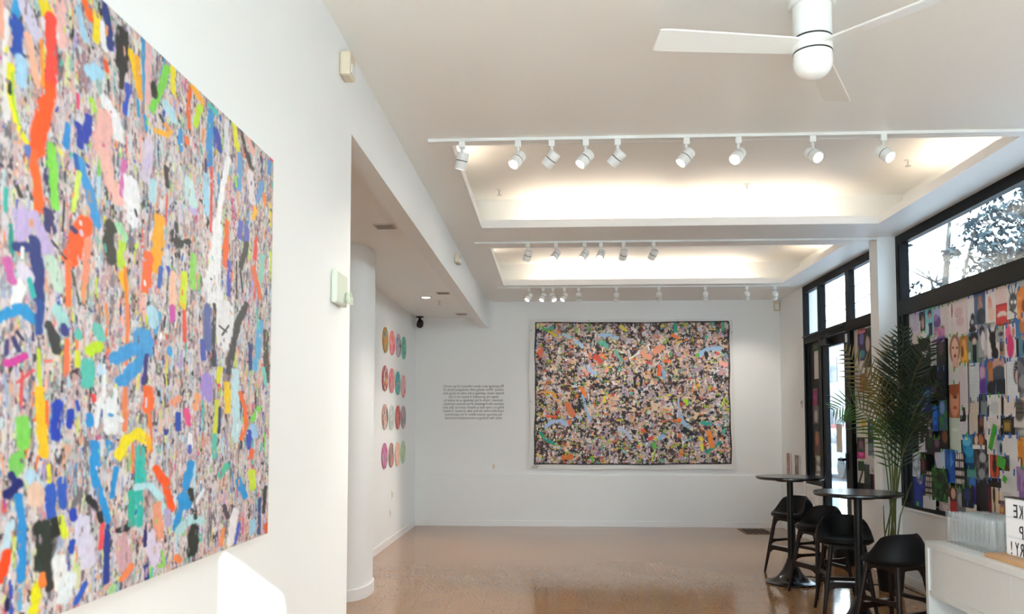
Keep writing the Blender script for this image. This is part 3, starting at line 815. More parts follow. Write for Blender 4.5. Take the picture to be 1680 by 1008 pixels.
PAPERS_NEAR = '''
7.903 8.113 1.016 1.542|black sheet beside the window mullion|0b0c10;N 20242c .3
7.916 8.099 2.442 2.640|lavender handwritten page beside the mullion at the window top|cfc9dc;T 9a90b8
7.802 7.941 2.444 2.628|small dark print of a pale figure in the top row|23222e;E .5 .55 .22 .35 c0a4a0;N 101018 .3
7.632 7.815 2.377 2.647|teal and violet portrait of a dark-haired figure|7cc4cc;E .5 .2 .22 .14 3a2450;E .5 .3 .14 .1 c89098;R .3 .55 .75 1 2c3454;E .2 .75 .2 .25 b8dce4
7.503 7.644 2.438 2.637|purple print with lilac clouds in the top row|b8b4dc;E .5 .75 .5 .3 6a4890;E .3 .5 .3 .15 8c70b0
7.324 7.503 2.355 2.636|cream handwritten page hung by green tape in the top row|ded4d2;T b4a8ac
7.143 7.324 2.331 2.478|small cream page under the red sliver of a print|d8d0d2;T c0b8bc
7.259 7.346 2.481 2.651|pale page with a thin red figure|e2d8d6;E .6 .55 .14 .4 8c2c40
7.041 7.270 2.338 2.650|pinkish page with faint looping line drawings|e0d2d2;E .4 .4 .3 .15 d0aeb4;E .5 .65 .3 .12 d0aeb4;T d4c0c4
7.435 7.644 2.303 2.445|mauve and pink blurred print under the purple clouds|b06ca4;N d890b0 .4;E .7 .8 .3 .2 8858a0
7.790 7.903 2.373 2.441|small white scrap under the dark pale-figure print|e4e6e4
7.704 7.954 2.103 2.382|black poster with one pale letter T|0c0c12;R .3 .5 .75 .54 c8c8d0;R .48 .5 .58 .68 c8c8d0
7.585 7.716 2.102 2.380|white page with dark handwriting beside the black T poster|d4d0d8;T 50506a;T 50506a
7.413 7.596 2.026 2.337|dark leafy print right of the white handwriting|2a2430;N 1c2c1c .5;E .5 .3 .3 .2 4c3a48
7.153 7.368 2.038 2.349|large portrait of a woman with long auburn hair|d8d4cc;E .55 .42 .44 .42 8c5040;E .55 .45 .3 .34 e0b49c;E .4 .38 .08 .03 503028;E .72 .4 .08 .03 503028;E .55 .62 .12 .05 a04040;E .6 .85 .3 .18 dcb09c
7.011 7.164 2.052 2.315|golden photograph of a figure in yellow|b87838;E .5 .3 .25 .2 e0a060;E .5 .7 .35 .3 f0b040;E .3 .5 .15 .2 804820
6.864 7.021 2.315 2.648|white page with a seated black and white figure|dedadc;E .55 .6 .2 .12 1c1c20;E .5 .75 .3 .14 38383c;E .5 .9 .4 .08 202024;E .5 .7 .12 .06 c8c0c0
6.714 6.902 2.384 2.671|blue photograph of a woman with bare shoulders in a dark gown|4c648c;E .5 .28 .16 .12 a87868;E .5 .5 .2 .15 b08878;E .55 .8 .4 .25 2c3038;N 3c5478 .2
6.571 6.723 2.374 2.640|white page with a pink bare torso drawing|e2dcdc;E .45 .45 .2 .2 e0a494;E .55 .75 .3 .2 e8c4b4;E .4 .3 .14 .1 d89488
6.384 6.580 2.330 2.655|pale pink page with a big photo of red lips|e4cfcc;T d8bcbc;R 0.05 .48 .98 1 b83438;E .5 .6 .42 .08 d84844;E .5 .74 .35 .09 e8d4c8;E .5 .86 .4 .1 d03c40
6.247 6.409 2.367 2.619|black and white inked drawing of a spiky head|dcdcda;E .5 .5 .34 .28 606064;L .1 .0 .4 .4 .05 1c1c1c;L .4 0 .5 .35 .05 1c1c1c;L .75 0 .6 .35 .05 1c1c1c;L .95 .15 .7 .45 .05 1c1c1c;L .2 .7 .8 .9 .05 303030;E .4 .5 .1 .06 f0f0f0;E .68 .52 .1 .06 f0f0f0
6.131 6.271 2.351 2.585|orange print at the top right of the window|e88838;N f0a860 .4;E .6 .6 .2 .2 904820
6.177 6.335 2.222 2.381|blue print with a figure in orange|4878b0;E .8 .5 .25 .4 c87838;E .8 .2 .15 .14 e0a878
6.807 7.011 2.060 2.326|photo of a person in a wide black hat in a green room|6a8880;E .5 .15 .45 .15 1c1820;E .5 .28 .16 .1 d0b0a8;R .35 .38 .65 1 14161c;R 0 .6 .2 .85 a8c8b8
6.696 6.845 2.109 2.375|grey photograph of a dark-haired figure in white|9c9ca4;E .4 .2 .3 .16 282830;E .5 .5 .22 .3 dcd8dc;R .6 .5 .9 .95 c4c0c4
6.528 6.705 2.058 2.332|white page with a black silhouette in a sculpted gown|e0dcdc;E .45 .3 .28 .2 14141a;E .5 .5 .22 .2 0e0e14;E .62 .78 .3 .2 0e0e14;L .2 0 .35 .25 .12 14141a;L .75 .02 .6 .25 .12 14141a
6.434 6.571 2.206 2.328|grey close-up photograph of an eye|a8a8a8;E .5 .5 .3 .16 585858;E .55 .5 .1 .1 202020
6.401 6.519 2.103 2.211|small tan print with dark trees|a88468;R 0 0 .35 .7 3c3028;N 8c6c54 .3
6.295 6.451 2.068 2.327|white page with a figure in a flowing pink gown|e8dce0;E .35 .25 .25 .25 e8608c;E .5 .65 .32 .36 d83878;E .8 .25 .14 .14 c88c70
6.131 6.311 2.070 2.227|print of a dark jacket on a blue ground|5888a0;R 0 .1 .3 1 14181e;E .75 .6 .2 .4 203040;E .7 .1 .2 .14 c09078
6.826 7.001 1.769 2.070|pale blue handwritten page under the hat portrait|ccd2d6;T a8b4bc;R .1 .06 .6 .09 606468
6.826 7.021 1.467 1.774|tan typed page with a small grey heading|d2c6b8;T b0a294;R .1 .04 .5 .1 9c98a0
6.714 6.835 1.814 2.055|purple cloudy photograph with a violet base|a078b0;E .5 .75 .5 .3 5c3890;E .4 .3 .3 .2 c8a0b8
6.580 6.733 1.796 2.086|photograph of a brown-haired figure on blue|4468a0;E .5 .25 .35 .2 a8683c;E .55 .5 .3 .25 c08048;E .5 .8 .4 .2 241c20
6.451 6.624 1.801 2.081|dark mountain print under a green leaf|3c4858;R 0 0 1 .25 c8988c;E .5 .35 .5 .15 485060;R 0 .6 1 1 1c2430
6.393 6.459 1.783 2.063|narrow white strip with a black dotted edge|e4e0dc;L .5 .02 .5 .98 .22 18181a
6.263 6.426 1.748 2.066|white page with a dark-haired profile|dce0e4;E .8 .35 .25 .28 1c1418;E .85 .45 .14 .16 d0a098;T c0c4cc
6.131 6.279 1.803 2.064|grey photograph at the right edge of the window|70707a;N 404048 .4;E .5 .7 .4 .2 909098
6.687 6.845 1.627 1.809|dark photograph of a glass bottle|283038;R .2 .3 .8 .95 78848c;R .4 .05 .6 .35 586068
6.493 6.714 1.540 1.799|white page with a smoky pencil sketch|d8d8d8;E .5 .4 .35 .2 b8bcc0;N c4c4c8 .3
6.451 6.554 1.616 1.786|cream page with a solid black bar|d8ccc4;R .4 .02 .75 .98 0e0e10
6.311 6.459 1.624 1.763|faint pink typed page beside the black bar|dcd0ca;T c8bab4
6.131 6.335 1.542 1.763|fashion print in black stripes and red|c8c0bc;E .35 .4 .35 .4 58504c;L .1 .2 .6 .2 .03 101010;L .1 .35 .6 .35 .03 101010;L .1 .5 .6 .5 .03 101010;R .6 .05 1 .6 b84444
6.751 6.864 1.484 1.642|dark portrait of a bearded face|30201c;E .5 .4 .3 .35 7c4c38;E .5 .7 .25 .14 2c1814
6.502 6.770 1.443 1.626|large white typed page in the middle right|d8cecA;T b8aca6;L .95 .4 .75 1 .06 302c2c
6.327 6.519 1.471 1.634|black framed print of a gold painting|16181c;R .15 .25 .75 .8 6c5428;R .25 .35 .65 .7 a08040
7.143 7.346 1.319 1.646|pale green blank page under the redheaded face|ccd8c8;T c0ccbc;E .5 .4 .3 .05 dce4d8
7.001 7.153 1.640 2.082|tall white typed page beside the redheaded face|d8d0d4;T c4bac0
7.021 7.153 1.433 1.629|white page with faint typing above the blue underwater print|d4d0d6;T bcb8c4
7.051 7.143 1.588 1.707|small dark triangular print beside the redheaded face|201c20;E .2 .5 .25 .4 606060
7.143 7.324 1.909 2.046|blank white page with two green tape tabs|d4d2d0
7.133 7.324 1.620 1.930|close-up photograph of a red-haired face|b06848;E .5 .55 .42 .42 d89878;E .55 .42 .2 .05 583028;E .5 .2 .45 .2 a85838;E .55 .72 .18 .05 b04040
6.932 7.112 1.189 1.481|blue underwater print with a pale light|1c78b0;E .4 .2 .4 .14 58b8d8;E .6 .5 .4 .15 2c98c8;R 0 .8 1 1 0c3c70
6.874 7.051 0.894 1.208|teal and violet print of a seated figure|2c5878;R 0 0 1 .25 4c9890;E .5 .45 .3 .2 3c70c0;E .5 .7 .4 .25 5c4ca0;R 0 .8 .3 1 101828
6.751 6.941 1.364 1.488|brown photograph of two bare figures|e0d8d0;R 0 0 1 .75 5c3424;E .3 .4 .14 .35 d8c0b0;E .7 .4 .2 .4 b87048
6.687 6.893 1.094 1.385|black and white collage of faces|1c1c20;N 707074 .4;E .5 .3 .25 .14 a8a8ac;E .4 .75 .25 .14 909094
6.536 6.714 1.328 1.511|white page above the red dancer print|dcd6d2;T ccc4c0
6.528 6.696 1.131 1.352|red orange print of a dark dancer with a white border|e4dcd8;R .08 .04 .92 .93 c8502c;E .5 .18 .12 .1 201418;E .5 .5 .18 .3 301c1c;R .4 .7 .65 .93 8c2420
6.459 6.562 1.318 1.469|pale blue print of a small standing figure|b4bccc;E .5 .6 .18 .3 202838;R 0 0 1 .2 48607c
6.360 6.485 1.331 1.485|blank cream page beside the small standing figure|dcd6d0;T ccc6c0
6.376 6.545 1.165 1.334|dusk skyline photograph in brown and grey|585c64;R 0 .6 1 1 3c2c1c;E .5 .6 .4 .14 704828;R 0 .4 .2 1 281c14
6.247 6.393 1.129 1.486|long white page with green tape strips|dcd8d8;T c8c4c8
6.131 6.279 1.227 1.470|orange and gold page at the right edge|e0983c;N c87828 .4;R 0 .6 .4 1 8c4828
6.545 6.696 0.880 1.102|tan page with a tall thin black silhouette|dcc4a8;E .45 .1 .08 .06 141014;E .47 .4 .14 .3 141014;L .45 .5 .55 .98 .1 141014
6.485 6.562 0.952 1.080|small print of a golden figure|ccA070;E .5 .4 .25 .3 e0b468;R 0 .8 1 1 50341c
6.476 6.554 0.877 0.953|small print of an amber face|b87838;E .5 .5 .3 .4 d8a070
6.660 6.893 0.863 1.115|black photograph with a dark red glow|141218;R .8 .2 1 1 701420;N 241c24 .3
6.271 6.528 0.983 1.211|white sheet with a grey shaded box|dcd8d8;R .1 .7 .6 .95 c4beba;T d0ccd0
6.511 6.687 1.074 1.146|narrow black strip above the tan silhouette page|16120e;N 2c2818 .3
6.131 6.295 1.010 1.254|page printed in purple|a884b0;N 7c58a0 .4
7.051 7.238 1.016 1.323|black poster with rows of white block capitals|0e0e12;W d8d0cc 4
7.324 7.596 1.018 1.349|pale blue print of a tall white triangle|3c78b0;L .5 .0 .55 1 .4 b8d0e8;L .1 .1 .5 .9 .25 c8c0d0
7.216 7.401 1.056 1.343|bright blue rippled photograph|1c58b0;E .6 .3 .3 .2 3c90e0;N 1440a0 .4
7.596 7.840 0.800 1.144|black poster with six rows of cream block capitals|0c0c10;W ccc0b0 6
7.790 8.033 0.786 1.092|photograph of a blue denim jacket|14349c;E .5 .15 .3 .14 b8b8c4;N 0c2474 .4;R .2 .85 .4 .97 40b838
7.740 7.903 1.304 1.526|tilted white note with a black square|d8d4e0;R .2 .3 .65 .6 1c1420
7.878 8.046 1.066 1.304|grey photograph of folded white cloth|8c94a0;N c4ccd8 .5
7.753 7.890 1.104 1.269|dark print with a crimson figure|140e12;E .5 .5 .18 .4 702028
7.585 7.765 1.287 1.544|dark print with a small green glow|10121a;E .5 .5 .3 .3 1c3c1c
7.458 7.608 1.314 1.451|dim mauve portrait in the dark cluster|2c2430;E .5 .4 .3 .3 6c5468
7.313 7.480 1.346 1.529|dim brown portrait beside the pale green page|201818;E .6 .4 .3 .3 7c5038
7.608 7.802 1.757 1.915|print glowing electric blue behind the palm|142c84;E .5 .5 .35 .3 4894e8
7.480 7.620 1.803 1.935|small grey print with a white caption|48445c;R .1 .6 .9 .9 c8ccd0
7.480 7.620 1.501 1.732|bright blue blurred print|1858c0;E .5 .4 .3 .4 2c80e0;N 0c2c80 .3
7.608 7.941 1.668 1.810|dark blue print with a slanting light streak|0c1c58;L .3 .95 .85 .15 .08 8898b8;N 18309c .3
7.313 7.469 1.508 1.798|print of green leaves and blue flowers|3c5870;N 3c7c3c .5;E .4 .3 .3 .2 7c98d0
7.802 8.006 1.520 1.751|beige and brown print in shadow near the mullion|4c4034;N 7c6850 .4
7.596 7.827 1.443 1.662|dark print of small white flowers|18141c;N 8c8478 .3;E .4 .4 .14 .1 c8c0b8;E .7 .6 .12 .1 c0b8c0
7.313 7.492 1.777 2.063|tall navy print beside the blank white page|0e1024;N 1c2040 .3
7.153 7.335 0.807 1.039|photograph of a long-haired woman in a red top|58302c;E .5 .35 .4 .35 341814;E .5 .3 .22 .2 d09c84;R .2 .6 .85 1 a81c24
7.021 7.185 0.833 1.024|grey photograph of a twisting shape|606468;E .4 .5 .3 .3 989ca0;E .7 .4 .2 .3 484c50
7.302 7.503 0.801 0.936|pale grey photograph above the plastic flutes|988c8c;N c4b8b8 .4
7.335 7.632 0.879 1.174|dark green print of foliage|0c1c10;N 1c5c1c .5
7.561 7.815 0.792 0.905|white corner sheet at the window bottom|d0d0d4
6.854 7.031 0.830 0.911|narrow cream strip above the plastic flutes|d4ccbc
6.902 7.091 0.875 1.058|dark print with a faint blue figure|0c1020;E .5 .4 .3 .3 1c3060
'''
PAPERS_FAR = '''
9.507 9.658 2.152 2.643|tall cream page right of the door|cfc4b8;T c0b4a8
9.288 9.525 2.589 2.665|bright pink strip at the top right of the door|d8788c
9.288 9.525 2.279 2.637|dark purple nightlife print right of the door|302848;E .5 .3 .3 .2 6860a8;E .5 .8 .4 .14 2c88a0
9.063 9.342 2.190 2.627|brown and black collage sheet by the column|4c3830;N 1c1618 .5;E .4 .4 .2 .2 b8a49c
9.271 9.507 1.935 2.134|rust orange print right of the door|a85c38;N c87850 .3
9.488 9.658 1.801 2.180|pale grey page beside the rust orange print|bcb8bc;T a8a4a8
9.271 9.488 1.488 1.618|small white card with a yellow shape|d8d0c0;E .4 .4 .3 .35 e0a428
9.218 9.451 0.907 1.509|long cream strip below the yellow card|cfc6ba;T bcb2a6
9.046 9.271 1.349 1.617|navy portrait print by the column|1c2848;E .5 .4 .25 .3 8890a8
9.046 9.271 1.215 1.349|grey blue print by the column|6c7c8c;N 40505c .4
9.360 9.601 1.244 1.410|dusky violet print by the door edge|2c2030;E .5 .5 .3 .3 785468
9.360 9.601 1.160 1.278|magenta print by the door edge|c03080;E .5 .4 .3 .3 e060a8
9.342 9.601 0.897 1.168|green bordered white page by the door edge|c8ccc0;R .1 .1 .8 .5 1c3c20;L .2 1 .6 .5 .14 30201c
9.200 9.396 0.841 1.114|dark green print low beside the door|141c16;N 284028 .4
9.046 9.235 1.015 1.216|white rumpled page low by the column|c8c8cc;N a8a8b0 .3
9.013 9.166 0.858 1.058|dark red print low by the column|381418;E .5 .4 .3 .3 8c2430
'''
PAPERS_SLIM = '''
10.947 11.149 2.550 2.663|green leafy print at the top of the slim door sidelight|1c341c;N 3c5c2c .4
10.922 11.098 2.159 2.530|cream page in the slim door sidelight|ccc2b8;T b8aca4
10.996 11.175 1.796 2.032|magenta print in the slim door sidelight|882058;N b03880 .3
10.947 11.175 1.463 1.796|black and white portrait in the slim door sidelight|5c585c;E .5 .4 .3 .25 b0a8a8;R 0 .7 1 1 18181c
10.922 11.149 1.139 1.463|brown portrait in the slim door sidelight|5c3428;E .5 .3 .3 .3 a0644c
10.873 11.123 0.817 1.140|white page with dark blots at the sidelight bottom|c0bcb8;N 302820 .4
'''
FRONDS = [
    ('leaf_gold', [(3.178, 7.900, 0.970), (3.098, 7.833, 1.543), (2.942, 7.767, 1.941), (2.703, 7.700, 2.267)], 0.25, 26, 0.9),
    ('leaf_green', [(3.152, 7.850, 0.748), (3.069, 7.775, 1.289), (2.926, 7.700, 1.600), (2.736, 7.625, 1.739), (2.535, 7.550, 1.688)], 0.27, 26, 0.8),
    ('leaf_gold', [(3.215, 7.950, 0.967), (3.206, 7.933, 1.543), (3.187, 7.917, 1.976), (3.207, 7.900, 2.399)], 0.26, 28, 0.9),
    ('leaf_dark', [(3.212, 7.900, 0.970), (3.229, 7.850, 1.600), (3.254, 7.800, 2.056), (3.277, 7.750, 2.480)], 0.26, 30, 1.0),
    ('leaf_dark', [(3.201, 7.850, 0.918), (3.189, 7.650, 1.544), (3.224, 7.450, 2.007), (3.290, 7.250, 2.287)], 0.27, 30, 1.0),
    ('leaf_dark', [(3.200, 7.850, 0.861), (3.198, 7.600, 1.434), (3.238, 7.350, 1.786), (3.298, 7.100, 1.919)], 0.27, 28, 0.9),
    ('leaf_gold', [(3.146, 7.800, 0.866), (3.111, 7.733, 1.431), (3.028, 7.667, 1.824), (2.854, 7.600, 2.034)], 0.24, 24, 0.9),
    ('leaf_dark', [(3.177, 7.850, 0.861), (3.190, 7.733, 1.291), (3.220, 7.617, 1.600), (3.253, 7.500, 1.873)], 0.24, 26, 1.0),
    ('leaf_dark', [(3.157, 7.800, 0.866), (3.183, 7.767, 1.544), (3.195, 7.733, 1.939), (3.174, 7.700, 2.304)], 0.26, 30, 1.0),
    ('leaf_dark', [(3.187, 7.850, 0.805), (3.191, 7.700, 1.209), (3.221, 7.550, 1.462), (3.255, 7.400, 1.599)], 0.22, 22, 0.9),
    ('leaf_green', [(3.119, 7.750, 0.814), (3.068, 7.667, 1.210), (2.986, 7.583, 1.462), (2.903, 7.500, 1.600)], 0.18, 18, 0.9),
]
# ------------------------------------------------------------------ the setting
XL, XR, YB = -1.015, 3.45, 12.55       # left wall face, right wall face, back wall face
ZC, ZLOW, ZBEAM, ZTOP = 3.45, 3.20, 3.04, 3.78
YR = -2.0

def build_room():
    f = MB().box(-3.6, 3.6, YR - .2, 12.75, -0.12, 0)
    struct(f, 'floor', M['floor'])
    # walls
    w = MB().box(XL - .12, XL, YR, 4.02, 0, ZC)
    struct(w, 'wall_left', M['wall'])
    # beam continuing the left wall, with a small concave turn into the back wall
    b = MB().box(XL - .12, XL, 4.02, YB, ZBEAM, ZC)
    n = 8
    pts = [(XL, YB, 0)] + [(XL + .13 * (1 - math.cos(k * PI / 2 / n)), YB - .45 * (1 - math.sin(k * PI / 2 / n)), 0) for k in range(n + 1)]
    vs = [(p[0], p[1], z) for z in (ZBEAM, ZC) for p in pts]
    m = len(pts)
    b.poly(vs, [list(range(m)), list(range(m, 2 * m))] + [(k, (k + 1) % m, m + (k + 1) % m, m + k) for k in range(m)])
    struct(b, 'beam', M['wall'])
    bw = MB().box(-2.3, 3.6, YB, YB + .15, 0, ZTOP)
    struct(bw, 'wall_back', M['wall'])
    ld = MB().box(-2.12, XR, YB - .03, YB, 0, .785, bev=.006)
    struct(ld, 'trim_1', M['wall'])
    # alcove on the left: disc wall, rounded wall end, far side wall
    dw = MB().box(-2.27, -2.12, 7.95, YB, 0, ZLOW)
    struct(dw, 'wall_alcove', M['wall'])
    def rounded(z0, z1, grow=0.0):                      # wall end with a half-round nose
        x_far, x1, y0, y1 = -3.4, -1.69, 7.18, 7.95
        rr = (y1 - y0) / 2
        pr = [(x_far, y0 - grow)]
        cx, cy = x1 - rr * .7, (y0 + y1) / 2
        for k in range(33):
            a = -PI / 2 + k * PI / 32
            pr.append((cx + (rr * .7 + grow) * abs(math.cos(a)) ** .8, cy + (rr + grow) * math.copysign(abs(math.sin(a)) ** .8, math.sin(a))))
        pr.append((x_far, y1 + grow))
        mb = MB()
        m = len(pr)
        mb.poly([(x, y, z) for z in (z0, z1) for x, y in pr], [list(range(m)), list(range(m, 2 * m))] + [(k, (k + 1) % m, m + (k + 1) % m, m + k) for k in range(m)])
        return mb
    struct(rounded(0, ZLOW), 'wall_curved', M['wall'], smooth=True)
    struct(rounded(0, .10, grow=.014), 'baseboard_curved', M['trim'], smooth=True)
    sw = MB().box(-3.6, -3.4, YR, 8.6, 0, ZTOP)
    struct(sw, 'wall_side', M['wall'])
    # baseboards
    for nm, args in (('baseboard_back', (-2.12, XR, YB - .044, YB - .03, 0, .09)),
                     ('baseboard_alcove', (-2.12, -2.106, 7.9, YB - .044, 0, .09)),
                     ('baseboard_left', (XL, XL + .014, YR, 4.02, 0, .09)),
                     ('baseboard_right', (XR - .014, XR, 5.0, 8.33, 0, .09))):
        struct(MB().box(*args, bev=.003), nm, M['trim'])
    # right wall: solid pieces
    rw = MB()
    rw.box(XR, XR + .2, 11.40, YB, 0, ZC)                  # beside the back wall
    rw.box(XR, XR + .2, 10.70, 11.40, 0, .735)             # under the slim sidelight
    rw.box(XR, XR + .2, 8.54, 9.70, 0, .735)               # under the wide sidelight
    rw.box(XR, XR + .2, 5.0, 8.33, 0, .735)                # under the near window
    rw.box(XR, XR + .2, YR, 5.0, 0, ZC)
    rw.box(XR + .12, XR + .2, YR, YB, ZC, ZTOP + .1)
    struct(rw, 'wall_right', M['wall'])
    lr = MB().box(XR - .03, XR, 11.42, YB - .03, 0, .785, bev=.006)
    struct(lr, 'trim_2', M['wall'])
    si = MB()
    for y0, y1 in ((10.74, 11.38), (8.56, 9.68), (5.02, 8.31)):
        si.box(XR - .03, XR + .14, y0, y1, .735, .755, bev=.004)
    struct(si, 'trim_3', M['trim'])
    struct(MB().box(3.272, 3.47, 8.33, 8.54, 0, ZC), 'column', M['wall'])
    # rear wall behind the camera with a tall glazed doorway
    rr = MB()
    rr.box(-3.4, -1.0, YR - .15, YR, 0, ZTOP)
    rr.box(-1.0, 1.5, YR - .15, YR, 3.42, ZTOP)
    rr.box(-1.0, 1.5, YR - .15, YR, 0, .12)
    rr.box(1.5, 2.59, YR - .15, YR, 0, ZTOP)
    rr.box(2.59, 3.14, YR - .15, YR, 3.25, ZTOP)
    rr.box(3.14, XR + .2, YR - .15, YR, 0, ZTOP)
    struct(rr, 'wall_rear', M['wall'])
    # ceiling with two rectangular light trays
    T = [(-.68, 3.065, 5.40, 7.745), (-.668, 3.08, 8.66, 11.05)]
    c = MB()
    cx0, cx1 = XL - .12, XR + .12
    th = .012
    ys = [YR, T[0][2], T[0][3], T[1][2], T[1][3], YB]
    for k in (0, 2, 4):
        c.box(cx0, cx1, ys[k], ys[k + 1], ZC, ZC + th)
    for (x0, x1, y0, y1) in T:
        c.box(cx0, x0, y0, y1, ZC, ZC + th)
        c.box(x1, cx1, y0, y1, ZC, ZC + th)
    struct(c, 'ceiling', M['ceiling'])
    struct(MB().box(-3.6, XL - .12, YR, YB, ZLOW, ZLOW + .05), 'ceiling_low', M['ceiling'])
    struct(MB().box(-3.7, XR + .3, YR - .2, YB + .2, ZTOP, ZTOP + .1), 'ceiling_tray', M['ceiling'])
    for i, (x0, x1, y0, y1) in enumerate(T):
        l = MB()
        h = ZC + .075
        t = .014
        e = .004                                       # the lip stands just inside the cut edge of the ceiling
        l.box(x0 - t, x0 + e, y0 - t, y1 + t, ZC - .002, h)
        l.box(x1 - e, x1 + t, y0 - t, y1 + t, ZC - .002, h)
        l.box(x0 + e, x1 - e, y0 - t, y0 + e, ZC - .002, h)
        l.box(x0 + e, x1 - e, y1 - e, y1 + t, ZC - .002, h)
        struct(l, 'trim_%d' % (4 + 2 * i), M['trim'])
        o = MB()
        ox0, ox1, oy0, oy1 = x0 - .24, XR - .07, y0 - .22, y1 + .21
        o.box(ox0 - .03, ox0, oy0, oy1, ZC + th, ZTOP)
        o.box(ox1, ox1 + .03, oy0, oy1, ZC + th, ZTOP)
        o.box(ox0, ox1, oy0 - .03, oy0, ZC + th, ZTOP)
        o.box(ox0, ox1, oy1, oy1 + .03, ZC + th, ZTOP)
        struct(o, 'trim_%d' % (5 + 2 * i), M['ceiling'])
    return T

TRAYS = build_room()

# hidden cove lamps lying in the troughs round the trays
def cove_lamps():
    warm = (1.0, 0.83, 0.68)
    m = emit('warm_tube_glow', warm, COVE)
    k = 0
    names = ['nearer ceiling tray', 'farther ceiling tray']
    for i, (x0, x1, y0, y1) in enumerate(TRAYS):
        runs = [((x0 + .42, y1 + .10), (x0 + 1.78, y1 + .10), 'back edge, left half'), ((x0 + 2.0, y1 + .10), (x1 - .42, y1 + .10), 'back edge, right half'),
                ((x1 + .14, y0 + .25), (x1 + .14, y1 - .72), 'window side')]
        runs.append(((x0 - .11, y0 + .2), (x0 - .11, y0 + (1.25 if i == 0 else 1.5)), 'left side'))
        for (a, b, w) in runs:
            t = MB().tube([(a[0], a[1], ZC + .035), (b[0], b[1], ZC + .035)], .013, 10)
            tag(t.build('fluorescent_tube', m), 'warm fluorescent tube lying in the %s, %s' % (names[i], w), 'lamp', 'cove tubes in the ceiling trays')

COVE = 10.0
cove_lamps()

# windows and the glass door in the right wall
FX0, FX1, GX = XR, XR + .07, XR + .052
def window(n, y0, y1, z_sill, bars_y=(), bars_z=(), papered=None):
    fr = MB()
    w = .06
    fr.box(FX0, FX1, y0, y1, z_sill, z_sill + .055)
    fr.box(FX0, FX1, y0, y1, ZC - .095, ZC - .001)
    fr.box(FX0, FX1, y0, y0 + w, z_sill + .055, ZC - .095)
    fr.box(FX0, FX1, y1 - w, y1, z_sill + .055, ZC - .095)
    ys = [y0 + w]
    for b in bars_y:
        fr.box(FX0, FX1, b, b + w, z_sill + .055, ZC - .095)
        ys += [b, b + w]
    ys.append(y1 - w)
    for k in range(0, len(ys), 2):
        for (z0, z1) in bars_z:
            fr.box(FX0, FX1, ys[k], ys[k + 1], z0, z1)
    root = struct(fr, 'window_%d' % n, M['black_frame'])
    g = MB().box(GX, GX + .006, y0 + .02, y1 - .02, z_sill + .03, ZC - .05)
    g.build('pane', M['glass'], root)
    return root

window(1, 5.0, 8.33, .755, bars_y=(8.185,), bars_z=((2.640, 2.79),))
window(2, 8.54, 9.70, .755, bars_y=(), bars_z=((2.648, 2.77),))
window(3, 10.72, 11.40, .755, bars_y=(), bars_z=((2.648, 2.77),))
tr = MB()
tr.box(FX0, FX1, 9.70, 9.76, 0, ZC); tr.box(FX0, FX1, 10.66, 10.72, 0, ZC)
tr.box(FX0, FX1, 9.76, 10.66, 2.665, 2.77); tr.box(FX0, FX1, 9.76, 10.66, ZC - .095, ZC - .001)
fr = struct(tr, 'window_4', M['black_frame'])
MB().box(GX, GX + .006, 9.75, 10.67, 2.72, ZC - .05).build('pane', M['glass'], fr)

dr = MB()
dr.box(FX0 + .01, FX1 - .005, 9.765, 9.87, .02, 2.655); dr.box(FX0 + .01, FX1 - .005, 10.55, 10.655, .02, 2.655)
dr.box(FX0 + .01, FX1 - .005, 9.87, 10.55, 2.53, 2.655); dr.box(FX0 + .01, FX1 - .005, 9.87, 10.55, .02, .26)
door = struct(dr, 'door_1', M['black_frame'])
MB().box(GX - .01, GX - .004, 9.86, 10.56, .25, 2.54).build('pane', M['glass'], door)
hd = MB()
hd.box(FX0 - .05, FX0 + .01, 9.80, 9.83, 1.13, 1.16); hd.box(FX0 - .06, FX0 - .035, 9.80, 9.96, 1.125, 1.155, bev=.004)
hd.box(FX0 - .01, FX0 + .012, 9.785, 9.845, 1.02, 1.22, bev=.004)
hd.build('door_handle', M['black'], door)
dc = empty('door_closer', (FX0, 10.2, 2.6), 0, 'black door closer with its long arm above the glass door', 'door closer')
MB().box(-.055, .012, .1, .42, -.05, .03, bev=.01).build('closer_body', M['black'], dc)
MB().tube([(-.03, .2, .04), (-.10, -.12, .075), (-.02, -.36, .11)], .011, 8).build('closer_arm', M['black'], dc)
rod = MB().tube([(FX0 - .02, 11.36, 2.745), (FX0 - .05, 10.9, 2.735), (FX0 - .05, 10.1, 2.73), (FX0 - .03, 9.75, 2.73)], .010, 8)
tag(rod.build('stay_rod', M['black']), 'thin black rod running from the window jamb across the top of the glass door', 'rod')
tag(MB().box(FX0 - .018, FX0, 9.715, 9.75, 2.52, 2.62, bev=.003).build('alarm_contact', M['white_metal']), 'small white contact sensor on the black post at the top of the glass door', 'sensor')
nt_ = MB().box(FX0 + .02, FX0 + .022, 10.02, 10.22, 1.22, 1.56)
tag(nt_.build('paper_notice', M['white_paper']), 'single cream sheet taped on the glass of the door', 'paper')

